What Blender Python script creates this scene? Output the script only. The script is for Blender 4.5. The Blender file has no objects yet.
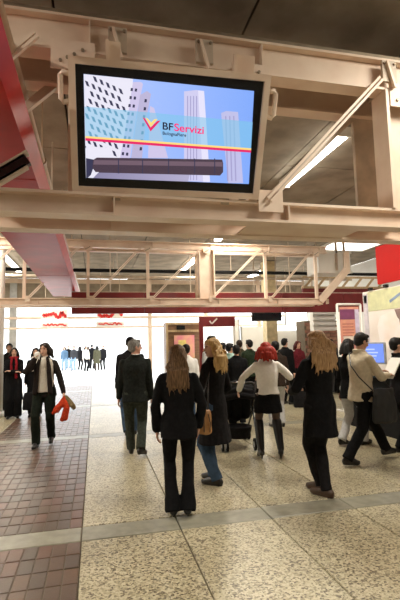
import bpy, bmesh, math, random
from mathutils import Vector, Matrix, noise

random.seed(7)
SC = bpy.context.scene
COL = SC.collection
rad = math.radians
V = Vector

# ------------------------------------------------------------------ camera
FPX, CAMH = 445.0, 1.63
_y = V((95 - 200, -(347 - 300), -FPX)).normalized()      # depth axis seen from the camera
_h = V((1, .024, 0))
_u = _h.cross(-_y)
if _u.y < 0: _u = -_u
_u.normalize()
_x = _y.cross(_u)
CM = Matrix((_x, _y, _u))
CP = V((0, 0, CAMH))
cam = bpy.data.cameras.new('camera')
cam.sensor_fit = 'VERTICAL'; cam.sensor_height = 36; cam.lens = FPX / 600 * 36
cam.clip_end = 400
camo = bpy.data.objects.new('camera', cam); COL.objects.link(camo)
camo.matrix_world = Matrix.Translation(CP) @ CM.to_4x4()
SC.camera = camo

def ray(px, py): return CM @ V((px - 200, -(py - 300), -FPX))
def atz(px, py, z=0.0):
    v = ray(px, py); return CP + v * ((z - CAMH) / v.z)
def aty(px, py, y):
    v = ray(px, py); return CP + v * (y / v.y)
def atx(px, py, x):
    v = ray(px, py); return CP + v * (x / v.x)

# ------------------------------------------------------------------ world and exposure
SC.view_settings.view_transform = 'Standard'
SC.view_settings.look = 'None'
SC.view_settings.gamma = 1
SC.view_settings.use_curve_mapping = False
SC.view_settings.exposure = 0.52
world = bpy.data.worlds.new('overcast_sky'); SC.world = world
world.use_nodes = True
bg = world.node_tree.nodes['Background']
bg.inputs[0].default_value = (0.93, 0.97, 1.0, 1)
bg.inputs[1].default_value = 3.0
LAMP_W = 100.0

# ------------------------------------------------------------------ materials
MATS = {}
def mat(name, col, rough=.6, metal=0.0, var=.12, scale=8.0, bump=0.0, bscale=60.0, emit=0.0, spec=.5, stretch=None, col2=None, contrast=(.35, .65)):
    if name in MATS: return MATS[name]
    m = bpy.data.materials.new(name); MATS[name] = m
    m.use_nodes = True
    nt = m.node_tree; N = nt.nodes; L = nt.links
    b = N['Principled BSDF']
    b.inputs['Roughness'].default_value = rough
    b.inputs['Metallic'].default_value = metal
    b.inputs['Specular IOR Level'].default_value = spec
    tc = N.new('ShaderNodeTexCoord'); mp = N.new('ShaderNodeMapping')
    L.new(tc.outputs['Object'], mp.inputs[0])
    if stretch: mp.inputs['Scale'].default_value = stretch
    nz = N.new('ShaderNodeTexNoise'); nz.inputs['Scale'].default_value = scale; nz.inputs['Detail'].default_value = 5
    L.new(mp.outputs[0], nz.inputs['Vector'])
    rp = N.new('ShaderNodeValToRGB')
    c = V(col); d = V(col2) if col2 else c * (1 - var * 2)
    rp.color_ramp.elements[0].position = contrast[0]; rp.color_ramp.elements[1].position = contrast[1]
    rp.color_ramp.elements[0].color = (*d, 1); rp.color_ramp.elements[1].color = (*c, 1)
    L.new(nz.outputs['Fac'], rp.inputs[0]); L.new(rp.outputs[0], b.inputs['Base Color'])
    if bump:
        n2 = N.new('ShaderNodeTexNoise'); n2.inputs['Scale'].default_value = bscale; n2.inputs['Detail'].default_value = 3
        L.new(mp.outputs[0], n2.inputs['Vector'])
        bp = N.new('ShaderNodeBump'); bp.inputs['Strength'].default_value = bump; bp.inputs['Distance'].default_value = .01
        L.new(n2.outputs['Fac'], bp.inputs['Height']); L.new(bp.outputs[0], b.inputs['Normal'])
    if emit:
        L.new(rp.outputs[0], b.inputs['Emission Color']); b.inputs['Emission Strength'].default_value = emit
    return m

def screen_mat(name, col, strength=.7, col2=None, axis='X'):
    """a colour shown on a lit screen; col -> col2 across the piece"""
    if name in MATS: return MATS[name]
    m = bpy.data.materials.new(name); MATS[name] = m; m.use_nodes = True
    nt = m.node_tree; b = nt.nodes['Principled BSDF']
    b.inputs['Base Color'].default_value = (.01, .01, .01, 1); b.inputs['Roughness'].default_value = .25
    b.inputs['Emission Strength'].default_value = strength * .72
    b.inputs['Emission Color'].default_value = (*col, 1)
    if col2:
        tc = nt.nodes.new('ShaderNodeTexCoord'); sp = nt.nodes.new('ShaderNodeSeparateXYZ')
        nt.links.new(tc.outputs['Generated'], sp.inputs[0])
        rp = nt.nodes.new('ShaderNodeValToRGB')
        rp.color_ramp.elements[0].color = (*col, 1); rp.color_ramp.elements[1].color = (*col2, 1)
        nt.links.new(sp.outputs[axis], rp.inputs[0]); nt.links.new(rp.outputs[0], b.inputs['Emission Color'])
    return m

def aggregate(name, light, mid, dark, rough=.42, speck=.5):
    if name in MATS: return MATS[name]
    m = bpy.data.materials.new(name); MATS[name] = m; m.use_nodes = True
    nt = m.node_tree; N = nt.nodes; L = nt.links; b = N['Principled BSDF']
    geo = N.new('ShaderNodeNewGeometry')
    vo = N.new('ShaderNodeTexVoronoi'); vo.inputs['Scale'].default_value = 70
    L.new(geo.outputs['Position'], vo.inputs['Vector'])
    sep = N.new('ShaderNodeSeparateColor'); L.new(vo.outputs['Color'], sep.inputs[0])
    rp = N.new('ShaderNodeValToRGB'); e = rp.color_ramp.elements
    e[0].position = .05; e[0].color = (*dark, 1); e[1].position = .8; e[1].color = (*light, 1)
    k = e.new(.38); k.color = (*mid, 1)
    L.new(sep.outputs[0], rp.inputs[0])
    nz = N.new('ShaderNodeTexNoise'); nz.inputs['Scale'].default_value = 1.1; nz.inputs['Detail'].default_value = 4
    L.new(geo.outputs['Position'], nz.inputs['Vector'])
    r2 = N.new('ShaderNodeValToRGB'); r2.color_ramp.elements[0].position = .3; r2.color_ramp.elements[1].position = .65
    r2.color_ramp.elements[0].color = (.72, .69, .64, 1); r2.color_ramp.elements[1].color = (1, 1, 1, 1)
    L.new(nz.outputs['Fac'], r2.inputs[0])
    mx = N.new('ShaderNodeMix'); mx.data_type = 'RGBA'; mx.blend_type = 'MULTIPLY'; mx.inputs['Factor'].default_value = 1
    L.new(rp.outputs[0], mx.inputs['A']); L.new(r2.outputs[0], mx.inputs['B'])
    L.new(mx.outputs['Result'], b.inputs['Base Color'])
    bp = N.new('ShaderNodeBump'); bp.inputs['Strength'].default_value = .25; bp.inputs['Distance'].default_value = .004
    L.new(vo.outputs['Distance'], bp.inputs['Height']); L.new(bp.outputs[0], b.inputs['Normal'])
    b.inputs['Roughness'].default_value = rough; b.inputs['Specular IOR Level'].default_value = .5
    return m

M_slab = aggregate('exposed_aggregate', (.55, .495, .345), (.385, .34, .22), (.12, .095, .06), .33)
M_band = mat('smooth_grey_stone', (.29, .275, .21), .36, var=.2, scale=9, bump=.1, col2=(.21, .20, .15))
M_joint = mat('dark_joint_mortar', (.16, .13, .09), .8, scale=5)
M_bricks = [mat('brick_clay_%d' % i, c, .34, var=.16, scale=7, bump=.15, bscale=90) for i, c in enumerate(
    [(.120, .070, .040), (.138, .080, .046), (.108, .068, .042), (.145, .072, .042), (.10, .068, .044)])]
M_mortar = mat('pale_mortar', (.17, .135, .095), .8, scale=12)
M_ceil = mat('raw_concrete', (.33, .275, .205), .85, var=.2, scale=2.2, bump=.2, bscale=14, col2=(.20, .16, .115))
M_steel = mat('cream_painted_steel', (.84, .69, .55), .45, var=.1, scale=3, bump=.05, bscale=30, col2=(.74, .56, .43))
M_steelb = mat('worn_cream_steel', (.64, .52, .40), .5, var=.15, scale=5)
M_bolt = mat('bolt_metal', (.35, .28, .2), .5, metal=.5)
M_redp = mat('red_glossy_paint', (.45, .025, .018), .36, var=.12, spec=.12, scale=2.5, bump=.03, bscale=6)
M_redd = mat('dark_red_fascia', (.20, .012, .014), .4, var=.15, scale=3)
M_redb = mat('bright_red_panel', (.50, .007, .005), .6, var=.04, scale=2, spec=.15)
M_black = mat('black_plastic', (.012, .012, .012), .25, scale=6)
M_blackm = mat('black_matte', (.010, .010, .010), .75, scale=10, spec=.2)
M_white = mat('white_paint', (.82, .80, .75), .5, var=.03, scale=3)
M_whitew = mat('white_wall_plaster', (.85, .84, .80), .7, var=.03, scale=2)
M_grey = mat('grey_metal', (.45, .45, .44), .4, metal=.3, scale=5)
M_pipe = mat('beige_pipe', (.5, .36, .24), .4, scale=5)
M_wood = mat('brown_wood', (.24, .13, .06), .5, var=.25, scale=3, stretch=(1, 1, 9))
M_wood2 = mat('pale_wood', (.5, .36, .2), .5, var=.15, scale=3, stretch=(9, 1, 1))
M_tube = mat('lamp_tube', (1, .97, .88), .4, var=0, emit=9.0)
M_sky = mat('skylight_glazing', (1, .98, .94), .4, var=0, emit=2.6)
M_plaza = mat('pale_plaza_paving', (.85, .84, .8), .6, var=.04, scale=.5)
M_facade = mat('pale_facade', (.86, .86, .86), .7, var=.03, scale=.4)
M_sign = mat('white_sign', (.85, .83, .78), .5, var=.02)
M_signr = mat('red_lettering', (.75, .03, .03), .5, var=.02)

def glass_mat():
    m = bpy.data.materials.new('clear_glass'); m.use_nodes = True
    b = m.node_tree.nodes['Principled BSDF']
    b.inputs['Base Color'].default_value = (.97, .98, .98, 1); b.inputs['Roughness'].default_value = .02
    b.inputs['Transmission Weight'].default_value = 1; b.inputs['IOR'].default_value = 1.02
    return m
M_glass = glass_mat()

# ------------------------------------------------------------------ mesh helpers
def mesh_obj(name, bm, m, parent=None, smooth=False):
    me = bpy.data.meshes.new(name); bm.normal_update(); bm.to_mesh(me); bm.free()
    if smooth:
        for p in me.polygons: p.use_smooth = True
    if m: me.materials.append(m)
    o = bpy.data.objects.new(name, me); COL.objects.link(o)
    if parent: o.parent = parent
    return o
def tag(o, label=None, cat=None, group=None, kind=None):
    if label: o['label'] = label
    if cat: o['category'] = cat
    if group: o['group'] = group
    if kind: o['kind'] = kind
    return o
def empty(name, loc=(0, 0, 0), rz=0.0):
    o = bpy.data.objects.new(name, None); COL.objects.link(o)
    o.location = loc; o.rotation_euler = (0, 0, rz); o.empty_display_size = .1
    return o
def box(bm, x0, x1, y0, y1, z0, z1):
    vs = [bm.verts.new((x, y, z)) for z in (z0, z1) for x, y in ((x0, y0), (x1, y0), (x1, y1), (x0, y1))]
    for f in ((3, 2, 1, 0), (4, 5, 6, 7), (0, 1, 5, 4), (1, 2, 6, 5), (2, 3, 7, 6), (3, 0, 4, 7)):
        bm.faces.new([vs[i] for i in f])
def boxo(name, dims, m, parent=None, bevel=0.0):
    bm = bmesh.new(); box(bm, *dims)
    if bevel: bmesh.ops.bevel(bm, geom=bm.edges[:], offset=bevel, segments=1, affect='EDGES')
    return mesh_obj(name, bm, m, parent)
def frame_of(d):
    d = d.normalized(); a = V((0, 0, 1)) if abs(d.z) < .9 else V((0, 1, 0))
    s = d.cross(a).normalized(); return s, s.cross(d).normalized()
def bar(bm, p0, p1, w, h, up=None):
    """rectangular bar from p0 to p1; w sideways, h along up"""
    p0, p1 = V(p0), V(p1); d = (p1 - p0).normalized()
    if up is None: s, t = frame_of(d)
    else:
        s = d.cross(V(up)).normalized(); t = s.cross(d)
    q = [bm.verts.new(p + s * (a * w / 2) + t * (b * h / 2)) for p in (p0, p1) for a, b in ((-1, -1), (1, -1), (1, 1), (-1, 1))]
    for f in ((3, 2, 1, 0), (4, 5, 6, 7), (0, 1, 5, 4), (1, 2, 6, 5), (2, 3, 7, 6), (3, 0, 4, 7)):
        bm.faces.new([q[i] for i in f])
def loft(bm, secs, n=16):
    """secs: (centre, axis a, axis b); closed with caps"""
    rings = []
    for c, a, b in secs:
        rings.append([bm.verts.new(c + a * math.cos(2 * math.pi * i / n) + b * math.sin(2 * math.pi * i / n)) for i in range(n)])
    for r0, r1 in zip(rings, rings[1:]):
        for i in range(n):
            bm.faces.new((r0[i], r0[(i + 1) % n], r1[(i + 1) % n], r1[i]))
    bm.faces.new(rings[0][::-1]); bm.faces.new(rings[-1])
def tube(bm, pts, r, n=8):
    pts = [V(p) for p in pts]; secs = []
    for i, p in enumerate(pts):
        d = (pts[min(i + 1, len(pts) - 1)] - pts[max(i - 1, 0)])
        s, t = frame_of(d); rr = r[i] if isinstance(r, (list, tuple)) else r
        secs.append((p, s * rr, t * rr))
    loft(bm, secs, n)
def capsule(bm, p0, p1, r0, r1, n=12):
    p0, p1 = V(p0), V(p1); d = (p1 - p0)
    if d.length < 1e-5: d = V((0, 0, 1e-4))
    s, t = frame_of(d); dn = d.normalized(); secs = []
    for k in (80, 55, 28): 
        secs.append((p0 - dn * r0 * math.sin(rad(k)), s * r0 * math.cos(rad(k)), t * r0 * math.cos(rad(k))))
    secs.append((p0, s * r0, t * r0)); secs.append((p1, s * r1, t * r1))
    for k in (28, 55, 80):
        secs.append((p1 + dn * r1 * math.sin(rad(k)), s * r1 * math.cos(rad(k)), t * r1 * math.cos(rad(k))))
    loft(bm, secs, n)
def chain(bm, pts, rs, n=12):
    for i in range(len(pts) - 1): capsule(bm, pts[i], pts[i + 1], rs[i], rs[i + 1], n)
def ellipsoid(bm, c, r, rot=None, n=14):
    g = bmesh.ops.create_uvsphere(bm, u_segments=n, v_segments=max(6, n // 2 + 1), radius=1)
    m = Matrix.Translation(V(c)) @ (rot.to_4x4() if rot else Matrix()) @ Matrix.Diagonal((*r, 1))
    bmesh.ops.transform(bm, matrix=m, verts=g['verts'])
def cyl(bm, p0, p1, r, n=14): tube(bm, [p0, p1], r, n)
def quad(bm, pts):
    bm.faces.new([bm.verts.new(p) for p in pts])

# ================================================================== THE SETTING
HY0, HY1, HX0, HX1, CZ = -7.0, 20.0, -6.0, 10.0, 4.62
floor = boxo('floor', (HX0, HX1, HY0, HY1, -.20, -.035), M_joint); tag(floor, 'station hall floor of brick lane and aggregate slabs', kind='structure')
LX0, LX1 = -1.79, -.115          # brick lane
PITCH, BW = 4.41, .31
bands = [4.08 + PITCH * k for k in range(-2, 4)]
slabx = [LX1 + .862 * k for k in range(0, 12)]
def slab(name, x0, x1, y0, y1, m, z=0.0, bev=.006):
    bm = bmesh.new(); g = .005
    box(bm, x0 + g, x1 - g, y0 + g, y1 - g, -.04, z)
    top = [e for e in bm.edges if all(v.co.z > -.01 for v in e.verts)]
    bmesh.ops.bevel(bm, geom=top, offset=bev, segments=1, affect='EDGES')
    return mesh_obj(name, bm, m, floor)
cols = [(HX0, -4.4), (-4.4, -3.1), (-3.1, LX0)] + [(slabx[i], min(slabx[i + 1], HX1)) for i in range(len(slabx) - 1)]
for b in bands:
    for x0, x1 in cols + [(LX0, LX1)]:
        if b > -1: slab('stone_band', x0, x1, b, b + BW, M_band, random.uniform(-.001, .001))
ysp = [(HY0, bands[0])] + [(bands[i] + BW, bands[i + 1]) for i in range(len(bands) - 1)] + [(bands[-1] + BW, HY1)]
for y0, y1 in ysp:
    for x0, x1 in cols:
        slab('floor_slab', x0, x1, y0, y1, M_slab, random.uniform(-.0015, .0015))
# brick lane: single pavers near the camera, joined further off
bed = boxo('mortar_bed', (LX0, LX1, HY0, HY1, -.034, -.007), M_mortar, floor)
NB = 15; bw = (LX1 - LX0) / NB; bl = .222
def paver_mesh(m, i):
    bm = bmesh.new(); g = .0035
    box(bm, g, bw - g, g, bl - g, -.03, 0)
    top = [e for e in bm.edges if all(v.co.z > -.01 for v in e.verts)]
    bmesh.ops.bevel(bm, geom=top, offset=.004, segments=1, affect='EDGES')
    me = bpy.data.meshes.new('brick'); bm.to_mesh(me); bm.free(); me.materials.append(m); return me
pavers = [paver_mesh(m, i) for i, m in enumerate(M_bricks)]
far = [bmesh.new() for _ in M_bricks]; nsing = 0
for y0, y1 in ysp:
    if y1 < 0: continue
    rows = int(round((y1 - y0) / bl)); step = (y1 - y0) / rows
    for r in range(rows):
        for c in range(NB):
            y = y0 + r * step; x = LX0 + c * bw
            k = random.randrange(len(M_bricks)); dz = random.uniform(-.0025, .0012)
            pp = CM.transposed() @ (V((x + bw / 2, y + .1, 0)) - CP)
            vis = pp.z < -.5 and 300 - FPX * pp.y / -pp.z < 606 and 200 + FPX * pp.x / -pp.z > -6
            if vis and nsing < 300:
                o = bpy.data.objects.new('brick', pavers[k]); COL.objects.link(o); o.parent = floor
                o.location = (x, y, dz); nsing += 1
            else:
                g = .0045; box(far[k], x + g, x + bw - g, y + g, y + bl - g, -.03, dz)
for k, bm in enumerate(far):
    o = mesh_obj('brick_paving', bm, M_bricks[k], floor); o['kind'] = 'stuff'

# ceiling: concrete planks with open seams
ceiling = boxo('ceiling', (HX0, HX1, HY0, HY1, CZ + .06, CZ + .2), mat('dark_seam', (.05, .04, .03), .9)); tag(ceiling, 'raw concrete plank ceiling', kind='structure')
pw = 1.75; SKY = (6.95, 8.5, 11.25, 12.75)
x = -.355 - pw * 4
while x < HX1:
    x0, x1 = max(x, HX0), min(x + pw, HX1)
    y = -.6 - 3.67 * 2
    while y < HY1:
        y0, y1 = max(y, HY0), min(y + 3.67, HY1)
        if y1 > y0 and x1 > x0:
            bm = bmesh.new(); box(bm, x0 + .012, x1 - .012, y0 + .008, y1 - .008, CZ + random.uniform(-.008, .008), CZ + .07)
            mesh_obj('ceiling_plank', bm, M_ceil, ceiling)
        y += 3.67
    x += pw

# enclosing walls
def wall(name, dims, m, label):
    o = boxo(name, dims, m); return tag(o, label, kind='structure')
wall('wall_left', (HX0 - .15, HX0, HY0, HY1, 0, CZ), M_whitew, 'plain white side wall of the hall')
wall('wall_right', (HX1, HX1 + .15, HY0, HY1, 0, CZ), M_whitew, 'plain white side wall behind the stands')
wall('wall_behind', (HX0, HX1, HY0 - .15, HY0, 0, CZ), M_whitew, 'plain white wall behind the viewer')
# outside ground and building
plaza = boxo('ground', (-60, 60, HY1, 95, -.25, -.01), M_plaza); tag(plaza, 'bright pale plaza outside the hall', kind='structure')

# ================================================================== STEEL TRUSSES
def ibeam(bm, x0, x1, yc, z0, z1, fw=.15, ft=.022, wt=.02):
    box(bm, x0, x1, yc - wt / 2, yc + wt / 2, z0 + ft, z1 - ft)
    box(bm, x0, x1, yc - fw / 2, yc + fw / 2, z0, z0 + ft)
    box(bm, x0, x1, yc - fw / 2, yc + fw / 2, z1 - ft, z1)
def stiff(bm, x, yc, z0, z1, fw=.15):
    box(bm, x - .006, x + .006, yc - fw / 2 + .005, yc + fw / 2 - .005, z0 + .022, z1 - .022)
NODES = [-5.8, -4.4, -2.98, -1.57, -.16, 1.25, 2.72, 4.29, 5.72]
def truss(yf, label, xa, xb, endbend):
    t = empty('steel_truss', (0, yf, 0)); tag(t, label, 'truss', 'cream steel roof trusses')
    D = .46; ct0 = 3.86 if yf < 5 else 3.98; gs = 1.0 if yf < 5 else .55
    for y in (0, D):
        bm = bmesh.new(); ibeam(bm, xa, xb, y, ct0, 4.16)
        for nx in NODES: stiff(bm, nx + .12, y, ct0, 4.16)
        mesh_obj('top_chord', bm, M_steel, t)
        bm = bmesh.new(); e = xb if not endbend else 5.85
        ibeam(bm, xa, e, y, 2.60, 2.77)
        for nx in NODES: stiff(bm, nx + .3, y, 2.60, 2.77)
        mesh_obj('bottom_chord', bm, M_steel, t)
    bm = bmesh.new(); box(bm, 1.25, 2.3, .07, D - .07, 2.612, 2.625); mesh_obj('cover_plate', bm, M_steel, t)
    for i, nx in enumerate(NODES):
        if nx > xb + .1: continue
        bm = bmesh.new()
        if abs(nx - 2.72) < .01:           # the broad post: an H section
            box(bm, nx - .19, nx + .19, .02, .04, 2.77, ct0)
            box(bm, nx - .20, nx - .17, -.09, .12, 2.77, ct0); box(bm, nx + .17, nx + .20, -.09, .12, 2.77, ct0)
            mesh_obj('post', bm, M_steel, t)
            bm = bmesh.new(); box(bm, nx - .19, nx + .19, D - .02, D + .02, 2.77, ct0); mesh_obj('post', bm, M_steelb, t)
        else:
            for y in ((0, D) if yf < 5 else (0,)): box(bm, nx - .035, nx + .035, y - .035, y + .035, 2.77, ct0)
            mesh_obj('vertical', bm, M_steel, t)
        # gusset plate with bolts under the top chord
        bm = bmesh.new(); box(bm, nx - .16 * gs, nx + .16 * gs, -.095, -.083, ct0 - .16 * gs, ct0 + .07); g = mesh_obj('gusset_plate', bm, M_steel, t)
        for a, b in ((-.09 * gs, ct0 - .10 * gs), (-.04 * gs, ct0 - .07 * gs), (.01 * gs, ct0 - .04 * gs), (.07 * gs, ct0)):
            bm = bmesh.new(); cyl(bm, (nx + a, -.108, b), (nx + a, -.083, b), .013, 6); mesh_obj('bolt', bm, M_bolt, g)
        if not (yf < 5 and -.5 < nx < .5):
            bm = bmesh.new(); box(bm, nx + .03, nx + .22 * gs + .02, -.09, -.08, 2.68, 2.77 + .09 * gs); mesh_obj('gusset_plate', bm, M_steel, t)
        if i + 1 < len(NODES) and NODES[i + 1] <= xb + .1:
            n2 = NODES[i + 1]
            for off in (-.017, .017):
                bm = bmesh.new()
                yd = -.115 if not (yf < 5 and -.5 < nx < .5) else .0
                bar(bm, (nx + .11 + off * .7, yd, 2.77 - off * .7), (n2 - (.26 if yf < 5 else .12) + off * .7, yd, ct0 + .07 - off * .7), .03, .022, up=(0, 0, 1))
                mesh_obj('diagonal', bm, M_steel, t)
            if yf < 5:
                bm = bmesh.new(); bar(bm, (nx + .12, D, 2.77), (n2 - .17, D, 3.90), .05, .07, up=(0, 0, 1)); mesh_obj('diagonal', bm, M_steelb, t)
    if endbend:
        bm = bmesh.new(); bar(bm, (5.80, 0, 2.69), (6.66, 0, 3.56), .15, .16, up=(0, 0, 1)); mesh_obj('end_brace', bm, M_steel, t)
        bm = bmesh.new(); box(bm, 6.60, 6.72, -.05, .05, 3.50, 4.05); mesh_obj('end_vertical', bm, M_steel, t)
    # cross ties between the two planes
    for nx in NODES[::2]:
        if nx < xb:
            bm = bmesh.new(); box(bm, nx - .03, nx + .03, .05, D - .05, 4.02, 4.10); mesh_obj('tie', bm, M_steelb, t)
    return t
truss(3.36, 'near cream steel truss crossing overhead that carries the television', HX0 + .06, HX1 - .06, False)
dk = empty('cable_or_shade_tray', (0, 3.36, 4.16)); tag(dk, 'dark deck added along the top of the near truss to shade the ceiling', 'cable tray')
bm = bmesh.new(); box(bm, HX0 + .06, HX1 - .06, -.02, .52, 0.0, .012); mesh_obj('tray', bm, M_bolt, dk)  # added deck and cables, blocking bounced light so the ceiling above stays dark
for yy in (-.02, .51):
    bm = bmesh.new(); box(bm, HX0 + .06, HX1 - .06, yy, yy + .01, .012, .07); mesh_obj('side', bm, M_bolt, dk)
for yy, rr in ((.08, .02), (.16, .028), (.30, .022), (.40, .03)):
    bm = bmesh.new(); cyl(bm, (HX0 + .1, yy, .012 + rr), (HX1 - .1, yy, .012 + rr), rr, 8); mesh_obj('cable', bm, M_blackm, dk)
truss(10.7, 'farther cream steel truss with an upturned right end', HX0 + .06, 6.05, True)
# clamps on the near truss
for i, (px, Z) in enumerate(((118, 3.98), (206, 3.98), (392, 4.02))):
    p = aty(px, 100, 3.25); e = empty('beam_clamp', (p.x, 3.275, Z))
    tag(e, ['bolted clamp on the top chord above the left of the television', 'bolted clamp on the top chord above the right of the television', 'small clamp on the top chord at the right post'][i], 'clamp', 'beam clamps')
    bm = bmesh.new(); box(bm, -.07, .07, -.02, .006, -.10, .10); mesh_obj('plate', bm, M_steelb, e)
    bm = bmesh.new(); bar(bm, (-.035, -.035, .08), (.03, -.035, -.16), .02, .03, up=(0, -1, 0)); mesh_obj('strap', bm, M_steel, e)
    for a in (-.05, .05):
        bm = bmesh.new(); cyl(bm, (a, -.035, .07), (a, -.02, .07), .012, 6); mesh_obj('bolt', bm, M_bolt, e)

# ================================================================== RED LONGITUDINAL BEAM AND PIPE
rb = empty('red_duct', (-.8, 5, 3.1)); tag(rb, 'glossy red boxed beam running away along the ceiling at left', 'beam')
bm = bmesh.new()
prof = [(-.36, 0), (.30, 0), (.36, .12), (.30, .34), (-.36, .34), (-.42, .12)]
y0, y1 = -11.5, 8.3
a = [bm.verts.new((x, y0, z)) for x, z in prof]; b = [bm.verts.new((x, y1, z)) for x, z in prof]
for i in range(6): bm.faces.new((a[i], a[(i + 1) % 6], b[(i + 1) % 6], b[i]))
bm.faces.new(a[::-1]); bm.faces.new(b)
bmesh.ops.recalc_face_normals(bm, faces=bm.faces[:])
mesh_obj('casing', bm, M_redp, rb)
for yy in (-6.5, -1.0, 4.4):
    bm = bmesh.new(); box(bm, -.362, .302, yy, yy + .012, -.003, .343); mesh_obj('joint_cover', bm, M_redp, rb)
for yy in (-4, 1.5, 7.2):
    for xx in (-.25, .2):
        bm = bmesh.new(); cyl(bm, (xx, yy, .34), (xx, yy, 1.5), .012, 6); mesh_obj('hanger', M_steelb and bm, M_steelb, rb)
pp = empty('ceiling_pipe', (-.60, 5, 3.78)); tag(pp, 'beige service pipe running beside the red boxed beam', 'pipe')
bm = bmesh.new(); cyl(bm, (0, -12, 0), (0, 14.5, 0), .045, 12); mesh_obj('tube', bm, M_pipe, pp, True)
for yy in (-3.2, .2, 3.5, 7):
    bm = bmesh.new(); cyl(bm, (0, yy, 0), (0, yy + .07, 0), .058, 12); c = mesh_obj('coupling', bm, M_pipe, pp)
    bm = bmesh.new(); cyl(bm, (0, yy + .03, .04), (0, yy + .03, .83), .01, 6); mesh_obj('hanger', bm, M_pipe, pp)
# dark cable tray leaning on the near truss at left
ct = empty('cable_or_shade_tray', (-.62, 3.2, 2.82)); tag(ct, 'dark cable tray with pale rails on the truss below the red beam', 'cable tray')
for k, (o1, m) in enumerate(((0, M_steelb), (.05, M_black), (.10, M_steelb))):
    bm = bmesh.new(); bar(bm, (-.5, 0, -.40 + o1), (.16, 0, .08 + o1), .05, .03 if k != 1 else .08, up=(0, 0, 1)); mesh_obj(['rail', 'cable', 'rail'][k], bm, m, ct)
# conduit along the far ceiling
for i, (yy, zz, lab) in enumerate(((12.4, 3.72, 'thin dark conduit crossing behind the farther truss'), (15.0, 3.95, 'pale conduit crossing the far part of the ceiling'))):
    e = empty('conduit', (2, yy, zz)); tag(e, lab, 'pipe', 'cross conduits')
    bm = bmesh.new(); cyl(bm, (-7.5, 0, 0), (7.5, 0, 0), .05, 10); mesh_obj('tube', bm, M_blackm if i == 0 else M_steelb, e)
    for xx in (-5, -1.4, 1.9, 4.4):
        bm = bmesh.new(); cyl(bm, (xx, 0, .04), (xx, 0, CZ - zz), .012, 6); mesh_obj('hanger', bm, M_steelb, e)

# ================================================================== FLUORESCENT FIXTURES
fix = [(3.40, 5.30, 2.10, 'fluorescent ceiling light right of the television'),
       (3.32, 9.75, 2.0, 'fluorescent ceiling light just in front of the farther truss'),
       (3.32, 14.2, 2.9, 'fluorescent ceiling light seen through the middle of the farther truss'),
       (-2.77, 14.2, 3.4, 'fluorescent ceiling light left of the red boxed beam'),
       (-2.77, 9.75, 2.0, 'fluorescent ceiling light high at the left'),
       (-2.77, 5.5, 2.15, 'fluorescent ceiling light above the brick lane'),
       (3.35, .4, 2.15, 'fluorescent ceiling light above and behind the viewer at right'),
       (-2.77, .4, 2.15, 'fluorescent ceiling light above and behind the viewer at left'),
       (6.6, 5.5, 2.15, 'fluorescent ceiling light over the right stands'),
       (6.6, 16.0, 2.4, 'fluorescent ceiling light over the far counters')]
for x, y, l, lab in fix:
    e = empty('fluorescent_light', (x, y, CZ - .045)); tag(e, lab, 'ceiling light', 'fluorescent ceiling lights')
    bm = bmesh.new(); box(bm, -.09, .09, 0, l, -.03, .03); mesh_obj('housing', bm, M_white, e)
    bm = bmesh.new(); box(bm, -.085, .085, .05, l - .05, -.10, -.03)
    bmesh.ops.bevel(bm, geom=[d for d in bm.edges if all(v.co.z < -.05 for v in d.verts)], offset=.02, segments=2, affect='EDGES')
    mesh_obj('diffuser', bm, M_tube, e)
    for yy in (.02, l - .02):
        bm = bmesh.new(); box(bm, -.10, .10, yy - .015, yy + .015, -.105, -.02); mesh_obj('end_cap', bm, M_white, e)
    la = bpy.data.lights.new('lamp', 'AREA'); la.shape = 'RECTANGLE'; la.size = .2; la.size_y = l; la.energy = LAMP_W * l / 2.15
    la.color = (1, .925, .79)
    lo = bpy.data.objects.new('lamp', la); COL.objects.link(lo); lo.parent = e; lo.location = (0, l / 2, -.115)
# skylight panel
sk = empty('skylight', (SKY[0], SKY[2], CZ - .02)); tag(sk, 'bright white skylight panel in the ceiling above the cream box', 'skylight')
bm = bmesh.new(); box(bm, 0, SKY[1] - SKY[0], 0, SKY[3] - SKY[2], -.03, .0); mesh_obj('glazing', bm, M_sky, sk)
for d in ((-.06, 1.61, -.06, 0), (-.06, 1.61, 1.5, 1.56), (-.06, 0, 0, 1.5), (1.55, 1.61, 0, 1.5)):
    bm = bmesh.new(); box(bm, *d, -.05, .01); mesh_obj('frame', bm, M_white, sk)
# cream box under it
cb = empty('air_handling_box', (6.62, 11.35, 3.55)); tag(cb, 'cream metal box hung at the upturned end of the farther truss', 'ventilation box')
bm = bmesh.new(); box(bm, -.5, .5, -.1, .6, 0, .62); mesh_obj('casing', bm, M_white, cb)
for z in (.0, .56):
    bm = bmesh.new(); box(bm, -.53, .53, -.14, -.10, z, z + .07); mesh_obj('flange', bm, M_white, cb)
for xx in (.05, .3):
    bm = bmesh.new(); box(bm, xx - .03, xx + .03, -.14, -.10, .07, 1.0); mesh_obj('strap', bm, M_steelb, cb)

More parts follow.
